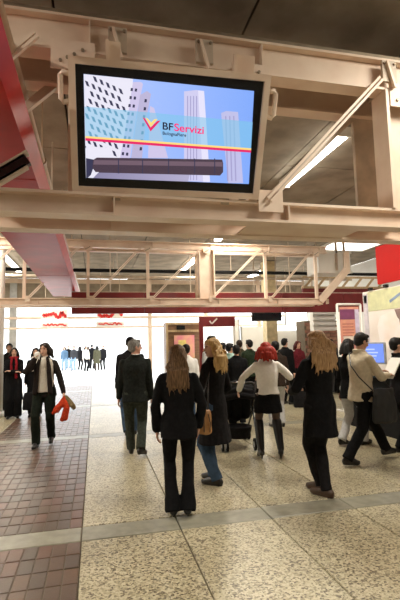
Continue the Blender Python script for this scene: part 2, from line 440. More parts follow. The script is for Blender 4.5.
# ================================================================== TELEVISION
tv = empty('television', (.55, 3.12, 3.19)); tag(tv, 'large flat television in a cream frame tilted down from the truss', 'television')
tv.rotation_euler = (rad(25.75), 0, rad(-2.2))
TVM = Matrix.Translation((.55, 3.12, 3.19)) @ Matrix.Rotation(rad(-2.2), 4, 'Z') @ Matrix.Rotation(rad(25.75), 4, 'X')
TVI = TVM.inverted()
def tvp(px, py, off=0.0):
    o = TVI @ CP; d = TVI.to_3x3() @ ray(px, py)
    p = o + d * ((-.012 - o.y) / d.y); p.y = -.012 - off; return p
W2, H2 = .72, .45
bm = bmesh.new()
fr = .045
for d in ((-W2, W2, H2 - fr, H2), (-W2, W2, -H2, -H2 + fr), (-W2, -W2 + fr, -H2 + fr, H2 - fr), (W2 - fr, W2, -H2 + fr, H2 - fr)):
    box(bm, d[0], d[1], -.03, .10, d[2], d[3])
mesh_obj('outer_frame', bm, M_steel, tv)
bm = bmesh.new(); box(bm, -W2 + fr, W2 - fr, .0, .09, -H2 + fr, H2 - fr); mesh_obj('bezel', bm, M_black, tv)
bm = bmesh.new(); box(bm, -W2 + .06, W2 - .06, .09, .14, -H2 + .06, H2 - .06); mesh_obj('back_cover', bm, M_blackm, tv)
for s in (-1, 1):                       # side handles
    bm = bmesh.new(); pts = [(s * (W2 + a), -.01, z) for a, z in ((-.01, .16), (.04, .17), (.055, .15), (.055, -.0), (.04, -.02), (-.01, -.01))]
    tube(bm, [(p[0], p[1], p[2] + .18) for p in pts], .018, 8); mesh_obj('handle', bm, M_steel, tv, True)
for xx, ww in ((-.42, .10), (.52, .16)):      # hangers above
    bm = bmesh.new(); box(bm, xx - ww / 2, xx + ww / 2, .03, .05, H2, H2 + .12); box(bm, xx - ww / 2, xx - ww / 2 + .02, -.02, .05, H2, H2 + .12); mesh_obj('hanger_bracket', bm, M_steel, tv)
for xx in (-.40, .45):                  # feet below
    bm = bmesh.new(); box(bm, xx - .03, xx + .03, -.02, .06, -H2 - .05, -H2); ellipsoid(bm, (xx - .03, 0, -H2 - .02), (.03, .02, .02), n=8); mesh_obj('foot_bracket', bm, M_steelb, tv)
for xx in (-.45, .45):
    bm = bmesh.new(); bar(bm, (xx, .10, .2), (xx, .42, .30), .05, .05); bar(bm, (xx, .10, -.2), (xx, .22, -.36), .05, .05); mesh_obj('mount_arm', bm, M_steelb, tv)
scr = None
def spoly(name, pts, m, off, parent=None):
    bm = bmesh.new(); f = bm.faces.new([bm.verts.new(tvp(x, y, off)) for x, y in pts])
    bm.normal_update()
    if f.normal.y > 0: f.normal_flip()
    o = mesh_obj(name, bm, m, parent or scr)
    return o
SM = lambda n, c, s=1.0, c2=None, ax='X': screen_mat('screen_' + n, c, s, c2, ax)
scr = tv
screen = spoly('screen', [(83.6, 74), (254, 91), (248.8, 184), (86, 177.5)], SM('sky', (.45, .58, 1.0), 1.0, (.22, .40, .95)), .002)
scr = screen
# left white block with slanted windows
spoly('white_block', [(83.8, 74.2), (133, 79), (131, 110), (122, 158), (113, 178.2), (86, 177.3)], SM('white', (.82, .80, .92), 1.0), .003)
k = 0
bm = bmesh.new()
for r in range(13):
    for c in range(8):
        x = 80 + c * 6.4 - r * 1.6; y = 70 + r * 7.4 + c * 3.0
        if x < 84.3 or x > 124 - r * .9 or y > 152 or y < 75.5: continue
        p = [tvp(a, b, .004) for a, b in ((x, y), (x + 3.0, y + 1.3), (x + 4.9, y + 6.6), (x + 1.9, y + 5.3))]
        quad(bm, p[::-1])
for r in range(9):
    for c in range(2):
        x = 131 - r * 1.1 + c * 4.2; y = 88 + r * 8 + c * .5
        quad(bm, [tvp(a, b, .0041) for a, b in ((x - .6, y + 3), (x + 1.7, y + 3.2), (x + 2.0, y + .2), (x - .2, y))])
for r in range(7):
    x = 145 - r * .8; y = 99 + r * 8
    quad(bm, [tvp(a, b, .0042) for a, b in ((x - .8, y + 3.4), (x + 1.6, y + 3.4), (x + 2.0, y + .4), (x - .3, y))])
mesh_obj('dark_windows', bm, SM('dark', (.04, .04, .09), 1.0), scr)['kind'] = 'stuff'
spoly('lilac_tower', [(133, 82), (141, 82), (143, 84), (137, 112), (130, 158), (120, 158), (127, 120)], SM('lilac', (.62, .56, .80), 1.0), .0035)
spoly('lilac_tower', [(140, 95), (147, 91), (151, 94), (146, 120), (142, 158), (131, 158)], SM('lilac2', (.50, .46, .68), 1.0), .0037)
spoly('slanted_tower', [(150, 106), (154, 108), (168, 158), (148, 158)], SM('lilac', None), .0039)
spoly('tall_tower', [(184, 91.5), (196, 90), (204, 91), (209, 182), (184, 181)], SM('tower', (.62, .60, .86), 1.0), .003)
spoly('tall_tower_edge', [(198, 90.5), (204, 91), (210, 182), (203, 182)], SM('tower_lit', (.78, .76, .95), 1.0), .0034)
bm = bmesh.new()
for c in (187, 190, 193, 196): quad(bm, [tvp(a, b, .0036) for a, b in ((c, 180), (c + 1, 180), (c + 1, 96), (c, 96))])
mesh_obj('tower_columns', bm, SM('tower_dk', (.38, .36, .62), 1.0), scr)
spoly('right_tower', [(221, 113), (226, 111), (238, 112), (243, 183), (228, 183)], SM('tower_r', (.52, .52, .80), 1.0), .003)
bm = bmesh.new()
for c in (225, 229, 233): quad(bm, [tvp(a, b, .0036) for a, b in ((c + 2, 181), (c + 3.4, 181), (c + 1.2, 116), (c, 116))])
mesh_obj('tower_columns', bm, SM('tower_dk', None), scr)
# tinted band: laid as a thin see-through strip
def tint():
    m = bpy.data.materials.new('screen_band_tint'); m.use_nodes = True; nt = m.node_tree; nt.nodes.clear()
    o = nt.nodes.new('ShaderNodeOutputMaterial'); e = nt.nodes.new('ShaderNodeEmission'); t = nt.nodes.new('ShaderNodeBsdfTransparent'); x = nt.nodes.new('ShaderNodeMixShader')
    e.inputs[0].default_value = (.22, .56, .80, 1); e.inputs[1].default_value = .72; x.inputs[0].default_value = .62
    nt.links.new(t.outputs[0], x.inputs[1]); nt.links.new(e.outputs[0], x.inputs[2]); nt.links.new(x.outputs[0], o.inputs[0]); return m
spoly('tinted_band', [(84.6, 106.5), (252.5, 122), (250.8, 150), (85.4, 138)], tint(), .006)
spoly('yellow_stripe', [(85.3, 136), (251, 148.3), (250.9, 150.2), (85.4, 138)], SM('yellow', (1, .72, .22), 1.0), .007)
spoly('red_stripe', [(85.4, 138), (250.9, 150.2), (250.7, 152.6), (85.5, 140.6)], SM('red', (.80, .02, .14), 1.0), .0072)
spoly('lower_block', [(86, 146), (112, 148), (104, 178), (86.2, 177.4)], SM('white', None), .0045)
spoly('dark_block', [(86, 158), (96, 160), (90, 177.6), (86.2, 177.4)], SM('dark', None), .0047)
spoly('lower_facade', [(96, 168), (190, 172), (188, 181.6), (94, 178)], SM('facade', (.25, .23, .38), 1.0, (.45, .42, .62)), .0049)
spoly('pipe_shade', [(93, 160), (97, 157.5), (222, 159.5), (223, 163), (223, 172), (220, 175.5), (96, 172.5), (92.5, 168)], SM('pipe', (.07, .045, .07), 1.0), .005)
spoly('pipe_light', [(94, 160), (222, 162), (222.5, 166.5), (93.4, 164.5)], SM('pipe_lit', (.17, .11, .15), 1.0), .0052)
bm = bmesh.new()
for c in (118, 142, 168, 194, 214): quad(bm, [tvp(a, b, .0054) for a, b in ((c, 173.5), (c + 1, 173.5), (c + 1, 158.5), (c, 158.5))])
mesh_obj('pipe_rings', bm, SM('dark', None), scr)
spoly('white_shard', [(94, 172), (99, 172), (93, 178), (88, 177.6)], SM('white', None), .0056)
spoly('chevron_red', [(142.5, 117.5), (145, 118.5), (150.5, 127.5), (157, 121), (160.5, 120.5), (150.5, 131.5)], SM('red', None), .009)
spoly('chevron_yellow', [(145.2, 117.5), (148, 118.8), (151, 122.6), (154, 119.4), (157.5, 119), (150.6, 127.2)], SM('yellow', None), .0092)
def stext(name, body, px0, py0, px1, py1, m, off, hpx):
    """flat lettering on the screen from (px0,py0) to (px1,py1) on its base line, hpx tall"""
    cu = bpy.data.curves.new(name, 'FONT'); cu.body = body; cu.size = 1; cu.offset = .016
    o = bpy.data.objects.new(name, cu); COL.objects.link(o)
    me = bpy.data.meshes.new_from_object(o.evaluated_get(bpy.context.evaluated_depsgraph_get()))
    bpy.data.objects.remove(o)
    xs = [v.co.x for v in me.vertices]; ys = [v.co.y for v in me.vertices]
    A, B, U = tvp(px0, py0, off), tvp(px1, py1, off), tvp(px0, py0 - hpx, off)
    for v in me.vertices:
        a = (v.co.x - min(xs)) / (max(xs) - min(xs)); b = v.co.y / .70
        v.co = A + (B - A) * a + (U - A) * b
    me.materials.append(m); ob = bpy.data.objects.new(name, me); COL.objects.link(ob); ob.parent = scr
    return ob
stext('lettering', 'BF', 162.5, 129.3, 173, 130.6, SM('ink', (.01, .01, .03), 1.0), .010, 7.2)
stext('lettering', 'Servizi', 174, 130.7, 203.5, 134, SM('red_text', (.95, .03, .20), 1.0), .010, 7.4)
stext('lettering', 'BolognaFiere', 162.5, 134.6, 186, 136.8, SM('ink', None), .010, 3.2)

# ================================================================== FAR GLASS FACADE
FY = 20.0
fa = empty('wall_back', (0, FY, 0)); tag(fa, 'glazed end wall opening on the bright plaza', kind='structure')
posts = [-6.0, -3.35, 2.40, 5.0, 7.6, 10.0]
for x in posts:
    bm = bmesh.new(); w = .14 if abs(x + 3.35) < .01 else .09
    box(bm, x - w, x + w, -.07, .07, 0, CZ); mesh_obj('post', bm, M_grey if w > .1 else M_steel, fa)
for z, h in ((2.44, .08), (2.86, .10), (3.6, .08), (4.4, .2)):
    bm = bmesh.new(); box(bm, -6, 10, -.09, .09, z, z + h); mesh_obj('transom', bm, M_steel, fa)
for i in range(len(posts) - 1):
    bm = bmesh.new(); box(bm, posts[i] + .1, posts[i + 1] - .1, -.03, .03, 3.68, 4.4); mesh_obj('spandrel_panel', bm, M_ceil, fa)
    for z0, z1 in ((2.52, 2.86), (2.96, 3.6)):
        bm = bmesh.new(); box(bm, posts[i] + .1, posts[i + 1] - .1, -.006, .006, z0, z1); mesh_obj('pane', bm, M_glass, fa)
# two hanging signs, red lettering too blurred to read
def scribble(bm, x0, x1, z0, z1, y, n, seed):
    r = random.Random(seed); p = V((x0, y - .006, (z0 + z1) / 2))
    for i in range(n * 2):
        q = V((x0 + (x1 - x0) * (i + 1) / (n * 2), y - .006, r.uniform(z0, z1)))
        bar(bm, p, q, .012, (z1 - z0) * .42, up=(0, 0, 1)); p = q
for i, (xa, xb, lab) in enumerate(((-1.95, -1.08, 'white hanging sign with red lettering left of the red fascia'), (.12, 1.05, 'white hanging sign with red lettering below the left end of the fascia'))):
    e = empty('hanging_sign', ((xa + xb) / 2, 18, 2.5)); tag(e, lab, 'sign', 'red lettered hanging signs')
    w = (xb - xa) / 2
    bm = bmesh.new(); box(bm, -w - .05, w + .05, -.03, .03, .24, .62); mesh_obj('panel', bm, M_sign, e)
    bm = bmesh.new(); box(bm, -w - .08, w + .08, -.03, .03, -.06, .12); mesh_obj('panel', bm, M_sign, e)
    bm = bmesh.new(); scribble(bm, -w, w, .28, .57, -.035, 5, 3 + i); mesh_obj('lettering', bm, M_signr, e)
    bm = bmesh.new(); scribble(bm, -w, w, -.03, .08, -.035, 9, 9 + i); mesh_obj('lettering', bm, M_signr, e)
    for s in (-1, 1):
        bm = bmesh.new(); cyl(bm, (s * w * .8, 0, .10), (s * w * .8, 0, 2.1), .012, 6); mesh_obj('hanger', bm, M_steelb, e)
# pale buildings on the plaza
def building(x0, x1, y, h, lab, m):
    e = empty('building', ((x0 + x1) / 2, y, 0)); tag(e, lab, 'building', 'pale buildings across the plaza')
    w = (x1 - x0) / 2
    bm = bmesh.new(); box(bm, -w, w, 0, 8, 0, h); mesh_obj('wall', bm, m, e)
    for i in range(int(2 * w / 3)):
        for z in range(int(h / 3.2)):
            xx = -w + .8 + i * 3
            bm = bmesh.new(); box(bm, xx, xx + 1.6, -.05, .05, .9 + z * 3.2, 2.4 + z * 3.2); f = mesh_obj('window', bm, mat('pale_window', (.78, .8, .82), .3, var=.03), e)
    return e
building(-24, -7, 62, 9, 'pale low building far left across the plaza', M_facade)
building(-5, 14, 70, 11, 'pale building straight across the plaza', M_facade)
building(18, 46, 64, 10, 'pale building far right across the plaza', M_facade)

# white round column at the left edge
cl = empty('round_column', (-2.42, 11.9, 0)); tag(cl, 'white round column at the left edge of the hall', 'column')
bm = bmesh.new(); cyl(bm, (0, 0, .12), (0, 0, CZ - .01), .22, 24); mesh_obj('shaft', bm, M_white, cl, True)
bm = bmesh.new(); cyl(bm, (0, 0, 0), (0, 0, .12), .26, 24); mesh_obj('base', bm, M_white, cl, True)

# ================================================================== RED FASCIA
fc = empty('red_fascia', (3.6, 12.0, 2.5)); tag(fc, 'long dark red fascia band behind the farther truss', 'fascia')
xs = [-4.2, -2.3, -.3, 1.7, 3.7, 5.0]
for a, b in zip(xs, xs[1:]):
    bm = bmesh.new(); box(bm, a + .004, b - .004, 0, .10, 0, .57)
    bmesh.ops.bevel(bm, geom=bm.edges[:], offset=.006, segments=1, affect='EDGES'); mesh_obj('panel', bm, M_redd, fc)
bm = bmesh.new(); box(bm, -4.2, 5.0, .02, .13, .57, .59); mesh_obj('top_rail', bm, M_steelb, fc)
for a in (-3.2, -1, 2, 2.9):
    bm = bmesh.new(); cyl(bm, (a, .07, .59), (a, .07, 2.1), .015, 6); mesh_obj('hanger', bm, M_steelb, fc)
e = empty('red_hoarding', (7.1, 12.25, 2.52)); tag(e, 'dark red hoarding panel behind the poster stand at right', 'hoarding')
bm = bmesh.new(); box(bm, -1.0, 1.9, 0, .08, 0, .72); mesh_obj('panel', bm, M_redd, e)
bm = bmesh.new(); box(bm, -1.0, 1.9, -.03, .1, .72, .78); mesh_obj('rail', bm, M_wood2, e)
for i in range(7):
    bm = bmesh.new(); xx = -.9 + i * .42; bar(bm, (xx, .03, .78), (xx + .25, .03, 1.05), .04, .06, up=(0, 0, 1)); mesh_obj('lattice_bar', bm, M_wood2, e)
bm = bmesh.new(); box(bm, -1.0, 1.9, 0, .06, 1.04, 1.10); mesh_obj('rail', bm, M_wood2, e)
for a in (-.8, 1.7):
    bm = bmesh.new(); cyl(bm, (a, .03, 1.1), (a, .03, 2.1), .015, 6); mesh_obj('hanger', bm, M_steelb, e)

# ================================================================== FAR STANDS AND COUNTERS
# brown wooden kiosk with poster
kx0, kx1 = 2.5, 4.0
e = empty('wooden_kiosk', (3.25, 16, 0)); tag(e, 'brown wooden kiosk wall with a framed poster', 'kiosk')
bm = bmesh.new(); box(bm, -.75, .75, .05, .6, 0, 2.45); mesh_obj('body', bm, M_wood, e)
for a in (-.75, .67):
    bm = bmesh.new(); box(bm, a, a + .08, 0, .05, 0, 2.45); mesh_obj('stile', bm, M_wood2, e)
for z in (0, 2.1, 2.37):
    bm = bmesh.new(); box(bm, -.67, .67, 0, .05, z, z + .08); mesh_obj('rail', bm, M_wood2, e)
bm = bmesh.new(); box(bm, -.45, .30, .0, .04, 1.15, 1.98); p = mesh_obj('poster', bm, mat('pink_yellow_poster', (.85, .55, .30), .5, scale=2.2, col2=(.8, .25, .35)), e)
bm = bmesh.new(); box(bm, -.30, -.02, -.005, 0, 1.4, 1.8); mesh_obj('print', bm, mat('poster_yellow', (.9, .75, .25), .5), p)
bm = bmesh.new(); box(bm, -.35, -.05, -.03, .03, 2.18, 2.33); mesh_obj('lamp_box', bm, M_blackm, e)
# red-framed screen stand with tick mark
e = empty('red_display_stand', (4.35, 15.5, 0)); tag(e, 'red framed display board with a white tick mark on its header', 'display board')
bm = bmesh.new(); box(bm, -.72, .62, 0, .08, 2.26, 2.62); h = mesh_obj('header', bm, M_redd, e)
bm = bmesh.new(); bar(bm, (-.34, -.01, 2.46), (-.26, -.01, 2.36), .01, .05, up=(0, 0, 1)); bar(bm, (-.26, -.01, 2.36), (-.06, -.01, 2.55), .01, .05, up=(0, 0, 1)); mesh_obj('tick_mark', bm, M_white, h)
bm = bmesh.new(); box(bm, -.72, -.58, 0, .08, 0, 2.26); mesh_obj('upright', bm, M_redd, e)
bm = bmesh.new(); box(bm, .54, .62, 0, .08, 0, 2.26); mesh_obj('upright', bm, M_white, e)
bm = bmesh.new(); box(bm, -.58, .54, .02, .06, .5, 2.26); mesh_obj('board', bm, mat('lit_white_panel', (.95, .95, .93), .5, var=0, emit=.8), e)
# white partition panels
for i, (a, b, y, h) in enumerate(((4.98, 5.7, 17.2, 2.6), (5.75, 7.0, 17.2, 2.3), (6.9, 8.6, 16.6, 2.1))):
    e = empty('partition_panel', ((a + b) / 2, y, 0)); tag(e, ['tall white partition right of the red display board', 'white partition behind the hanging monitor', 'low white partition in front of the brick pier'][i], 'partition', 'white partitions')
    w = (b - a) / 2
    bm = bmesh.new(); box(bm, -w, w, 0, .06, 0, h); mesh_obj('panel', bm, M_white, e)
    for s in (-w, w - .04):
        bm = bmesh.new(); box(bm, s, s + .04, -.02, .08, 0, h + .03); mesh_obj('post', bm, M_grey, e)
# hanging black monitor
e = empty('hanging_monitor', (5.62, 14, 2.36)); tag(e, 'wide black monitor hanging below the dark red fascia', 'monitor')
bm = bmesh.new(); box(bm, -.52, .52, 0, .1, 0, .33); mesh_obj('case', bm, M_black, e)
bm = bmesh.new(); box(bm, -.48, .48, -.006, 0, .04, .29); mesh_obj('screen', bm, mat('dark_teal_screen', (.01, .02, .025), .15), e)
for s in (-.4, .4):
    bm = bmesh.new(); cyl(bm, (s, .05, .33), (s, .05, 2.24), .02, 8); mesh_obj('hanger', bm, M_steelb, e)
e = empty('yellow_column', (6.2, 15.2, 0)); tag(e, 'cream yellow square column below the hanging monitor', 'column')
bm = bmesh.new(); box(bm, -.2, .2, -.2, .2, 0, CZ - .02); mesh_obj('shaft', bm, mat('cream_yellow_paint', (.75, .62, .36), .5), e)
bm = bmesh.new(); box(bm, -.24, .24, -.24, .24, 0, .15); mesh_obj('base', bm, M_wood2, e)
e = empty('light_panel', (7.6, 15.9, 2.3)); tag(e, 'bright white lit panel to the right of the hanging monitor', 'light panel')
bm = bmesh.new(); box(bm, -.45, .45, 0, .06, 0, .6); mesh_obj('face', bm, mat('lit_panel_face', (1, .98, .92), .5, var=0, emit=1.4), e)
for s in (-.48, .45):
    bm = bmesh.new(); box(bm, s, s + .03, -.01, .07, -.02, .62); mesh_obj('frame', bm, M_grey, e)
for s in (-.4, .4):
    bm = bmesh.new(); cyl(bm, (s, .03, .6), (s, .03, 2.3), .012, 6); mesh_obj('hanger', bm, M_steelb, e)
# brick pier with separate bricks
e = empty('brick_pier', (8.15, 15, 0)); tag(e, 'reddish brick pier below the white ventilation louvres', 'pier')
bm = bmesh.new(); box(bm, -.68, .68, .02, .7, 0, 2.4); mesh_obj('core', bm, M_mortar, e)
bmx = [bpy.data.meshes.new('brick') for _ in range(3)]
M_wb = [mat('wall_brick_%d' % i, c, .7, var=.15, scale=9) for i, c in enumerate(((.42, .20, .13), (.48, .26, .17), (.36, .17, .12)))]
for i in range(3):
    bm = bmesh.new(); box(bm, 0, .30, 0, .05, 0, .12); bm.to_mesh(bmx[i]); bm.free(); bmx[i].materials.append(M_wb[i])
for r in range(17):
    for c in range(4):
        o = bpy.data.objects.new('brick', random.choice(bmx)); COL.objects.link(o); o.parent = e
        o.location = (-.67 + c * .32 + (.06 if r % 2 else 0), -.02, .01 + r * .138)
e = empty('ventilation_louvre', (7.75, 14, 2.0)); tag(e, 'stack of white louvre slats on the brick pier', 'louvre')
bm = bmesh.new(); box(bm, -.42, .42, .06, .3, 0, .75); mesh_obj('case', bm, M_white, e)
for i in range(4):
    bm = bmesh.new(); box(bm, -.46, .46, -.06, .08, .02 + i * .18, .12 + i * .18); mesh_obj('slat', bm, M_white, e)
for s in (-.38, .38):
    bm = bmesh.new(); box(bm, s - .03, s + .03, .1, .2, .7, 2.6); mesh_obj('bracket', bm, M_steelb, e)
# long service counter in the middle distance
e = empty('service_counter', (5.6, 13.2, 0)); tag(e, 'long dark counter behind the queue', 'counter')
bm = bmesh.new(); box(bm, -1.9, 2.2, 0, .6, 0, 1.0); mesh_obj('front', bm, mat('dark_counter', (.05, .045, .045), .5), e)
bm = bmesh.new(); box(bm, -1.95, 2.25, -.06, .66, 1.0, 1.05); mesh_obj('top', bm, M_white, e)

# poster stand with white frame
e = empty('poster_stand', (5.9, 9.5, 0)); tag(e, 'white framed poster stand with an orange and purple printed sheet', 'poster stand')
fw, fh = .31, 2.5
for a in (-fw, fw):
    bm = bmesh.new(); cyl(bm, (a, 0, 0), (a, 0, fh), .028, 10); mesh_obj('upright', bm, M_white, e, True)
for z in (fh, .7):
    bm = bmesh.new(); cyl(bm, (-fw, 0, z), (fw, 0, z), .028, 10); mesh_obj('rail', bm, M_white, e, True)
for a in (-fw, fw):
    bm = bmesh.new(); box(bm, a - .04, a + .04, -.25, .25, 0, .03); mesh_obj('foot', bm, M_white, e)
bm = bmesh.new(); box(bm, -.25, .25, -.01, .01, .75, 2.44); ps = mesh_obj('sheet', bm, mat('orange_print', (.72, .34, .22), .5, scale=5, col2=(.6, .24, .2)), e)
bm = bmesh.new(); box(bm, -.25, .14, -.016, -.01, 2.14, 2.38); mesh_obj('purple_header', bm, mat('purple_print', (.22, .05, .14), .5), ps)
bm = bmesh.new(); box(bm, .14, .25, -.016, -.01, .9, 2.38); mesh_obj('lilac_strip', bm, mat('lilac_print', (.62, .55, .72), .5, scale=8), ps)
bm = bmesh.new()
for i in range(16): box(bm, -.2, -.2 + random.uniform(.16, .31), -.014, -.01, 2.02 - i * .07, 2.04 - i * .07)
mesh_obj('print_lines', bm, mat('dark_orange_print', (.45, .14, .10), .5), ps)
bm = bmesh.new(); box(bm, -.19, .08, -.015, -.01, 1.62, 1.74); mesh_obj('pale_print', bm, mat('pale_print', (.8, .7, .62), .5), ps)

# big billboard in the plane x = 5.5 with counter and computer
e = empty('billboard', (5.5, 6.8, 0)); tag(e, 'tall printed billboard with a pale yellow header at the right edge', 'billboard')
bm = bmesh.new(); box(bm, .0, .10, -1.8, 1.5, .9, 2.64); bd = mesh_obj('board', bm, mat('pale_photo_print', (.86, .76, .68), .5, scale=1.6, col2=(.93, .86, .80)), e)
bm = bmesh.new(); box(bm, -.008, 0, -1.8, 1.32, 2.22, 2.62); hd = mesh_obj('header', bm, mat('pale_yellow_print', (.72, .72, .42), .5, var=.08), bd)
bm = bmesh.new(); box(bm, -.008, 0, 1.34, 1.48, .95, 2.60); mesh_obj('side_strip', bm, mat('pale_lilac_print', (.74, .68, .74), .5), bd)
bm = bmesh.new(); box(bm, -.008, 0, 1.36, 1.46, 2.40, 2.56); mesh_obj('badge', bm, mat('sage_print', (.45, .52, .42), .5), bd)
bm = bmesh.new()
for pts in ([(.50, 2.20), (-1.8, 2.20), (-1.8, 1.0), (.40, 1.0), (.15, 1.45), (.30, 1.75)],):
    quad(bm, [V((-.009, y, z)) for y, z in pts])
mesh_obj('dark_photo', bm, mat('brown_photo_print', (.30, .19, .15), .5, scale=3, col2=(.18, .11, .10)), bd)
bm = bmesh.new()
for pts in ([(.95, 2.1), (.55, 2.18), (.38, 2.0), (.34, 1.75), (.45, 1.62), (.42, 1.50), (.7, 1.42), (1.0, 1.6), (1.05, 1.9)],):
    quad(bm, [V((-.012, y, z)) for y, z in pts])
mesh_obj('light_photo', bm, mat('pale_face_print', (.95, .80, .70), .5, scale=2.5, col2=(.97, .90, .86)), bd)
bm = bmesh.new(); bar(bm, (-.012, .62, 2.36), (-.012, .30, 2.48), .006, .05); bar(bm, (-.012, .30, 2.36), (-.012, .05, 2.5), .006, .05); mesh_obj('blue_lettering', bm, mat('blue_print', (.25, .35, .55), .5), hd)
for yy in (-1.7, 1.4):
    bm = bmesh.new(); box(bm, .02, .08, yy - .04, yy + .04, 0, .9); mesh_obj('leg', bm, M_grey, e)
for yy in (1.2, .7):
    bm = bmesh.new(); box(bm, -.05, .02, yy - .04, yy + .04, 2.64, 2.70); mesh_obj('clip_lamp', bm, M_black, e)
e = empty('red_banner', (5.52, 6.9, 2.74)); tag(e, 'plain bright red banner panel above the billboard', 'banner')
bm = bmesh.new(); box(bm, 0, .06, -1.9, .91, 0, .76); bmesh.ops.bevel(bm, geom=bm.edges[:], offset=.008, segments=1, affect='EDGES'); mesh_obj('panel', bm, M_redb, e)
for yy in (-1.5, .6):
    bm = bmesh.new(); cyl(bm, (.03, yy, .76), (.03, yy, 1.86), .012, 6); mesh_obj('hanger', bm, M_steelb, e)
e = empty('desk', (5.1, 7.0, 0)); tag(e, 'dark desk in front of the billboard', 'desk')
bm = bmesh.new(); box(bm, -.32, .35, -1.9, 1.0, .98, 1.03); mesh_obj('top', bm, M_black, e)
bm = bmesh.new(); box(bm, -.26, .30, -1.85, .95, 0, .98); mesh_obj('body', bm, M_blackm, e)
bm = bmesh.new(); box(bm, -.275, -.26, -.9, -.55, .1, .9); mesh_obj('door', bm, mat('dark_red_door', (.18, .03, .02), .4), e)
# computer
e = empty('computer_monitor', (5.05, 7.45, 1.03)); tag(e, 'computer monitor with a lit blue screen on the desk', 'monitor')
e.rotation_euler = (0, 0, rad(-62))
bm = bmesh.new(); box(bm, -.13, .13, -.09, .09, 0, .015); mesh_obj('base', bm, M_black, e)
bm = bmesh.new(); box(bm, -.03, .03, .02, .05, .015, .2); mesh_obj('stand', bm, M_black, e)
bm = bmesh.new(); box(bm, -.27, .27, -.02, .03, .16, .56); mesh_obj('case', bm, mat('grey_case', (.35, .38, .40), .4), e)
bm = bmesh.new(); box(bm, -.245, .245, -.026, -.02, .19, .535); s_ = mesh_obj('screen', bm, SM('pc', (.18, .30, .95), 1.1), e)
bm = bmesh.new()
for i in range(4): box(bm, -.2, .08 + .03 * (i % 3), -.030, -.026, .24 + i * .06, .265 + i * .06)
mesh_obj('screen_text', bm, SM('pc_text', (.5, .62, 1.0), 1.1), s_)

# ================================================================== PEOPLE
BAKE = []
def soft(name, bm, m, parent, voxel, smooth=3, folds=None):
    """join overlapping shapes into one continuous surface (done once, at the end)"""
    o = mesh_obj(name, bm, m, parent)
    r = o.modifiers.new('r', 'REMESH'); r.mode = 'VOXEL'; r.voxel_size = voxel; r.use_smooth_shade = True
    if smooth:
        s = o.modifiers.new('s', 'SMOOTH'); s.iterations = smooth; s.factor = .5
    BAKE.append((o, folds)); return o

def ik(a, b, l1, l2, pole):
    d = b - a; L = min(d.length, (l1 + l2) * .999); dn = d.normalized()
    x = (l1 * l1 - l2 * l2 + L * L) / (2 * L); h = math.sqrt(max(l1 * l1 - x * x, 0))
    p = pole - dn * pole.dot(dn); p.normalize()
    return a + dn * x + p * h, a + dn * L

CLOTH = {}
def cloth(name, c, rough=.85, var=.2, scale=30): return mat('cloth_' + name, c, rough, var=var, scale=scale, bump=.15, bscale=220, spec=.12)
C_black = cloth('black', (.008, .008, .009)); C_black2 = cloth('soft_black', (.014, .013, .014))
C_suit = cloth('charcoal_suit', (.018, .021, .018)); C_suit2 = cloth('grey_green_trousers', (.05, .058, .045))
C_jeans = cloth('blue_jeans', (.05, .085, .14), scale=14); C_jeansp = cloth('pale_jeans', (.25, .36, .50), scale=14)
C_white = cloth('white_knit', (.86, .84, .80), var=.04); C_beige = cloth('beige_jacket', (.62, .54, .40), var=.07)
C_cream = cloth('cream_top', (.75, .70, .60), var=.05); C_red = cloth('red_scarf', (.35, .02, .03)); C_dred = cloth('dark_red_jacket', (.16, .02, .03))
C_mint = cloth('mint_jacket', (.42, .62, .56), var=.06); C_green = cloth('dark_green', (.025, .04, .022)); C_brown = cloth('dark_brown', (.045, .03, .022))
C_lgrey = cloth('light_grey', (.55, .55, .54), var=.08); C_olive = cloth('olive', (.09, .085, .05)); C_blue = cloth('blue_jacket', (.10, .17, .26)); C_dgrey = cloth('dark_grey', (.045, .045, .05))
M_tights = mat('sheer_tights', (.09, .05, .035), .5, scale=20)
M_leather = mat('black_leather', (.010, .009, .009), .28, scale=20, bump=.15, bscale=25)
M_shoe = mat('shoe_leather', (.010, .009, .008), .35, scale=20); M_shoeb = mat('brown_shoe', (.075, .04, .022), .4, scale=20)
def skin(name, c): return mat('skin_' + name, c, .5, var=.05, scale=18, spec=.4)
S_fair = skin('fair', (.62, .36, .25)); S_tan = skin('tan', (.50, .28, .18)); S_pink = skin('rosy', (.60, .32, .23))
def hairm(name, c, c2): return mat('hair_' + name, c, .5, scale=9, stretch=(14, 14, 1.2), col2=c2, spec=.2, contrast=(.3, .7))
H_brown = hairm('light_brown', (.22, .13, .065), (.04, .022, .012)); H_blonde = hairm('blonde', (.72, .50, .22), (.36, .21, .08))
H_honey = hairm('honey_blonde', (.54, .34, .17), (.17, .09, .04)); H_red = hairm('red', (.42, .035, .02), (.16, .012, .008))
H_dark = hairm('black', (.012, .010, .009), (.005, .004, .004)); H_grey = hairm('grey', (.36, .34, .31), (.07, .065, .06)); H_dbrown = hairm('dark_brown', (.035, .02, .012), (.012, .008, .006))
M_eye = mat('dark_eye', (.02, .014, .01), .2); M_lip = mat('lip', (.36, .12, .10), .45)

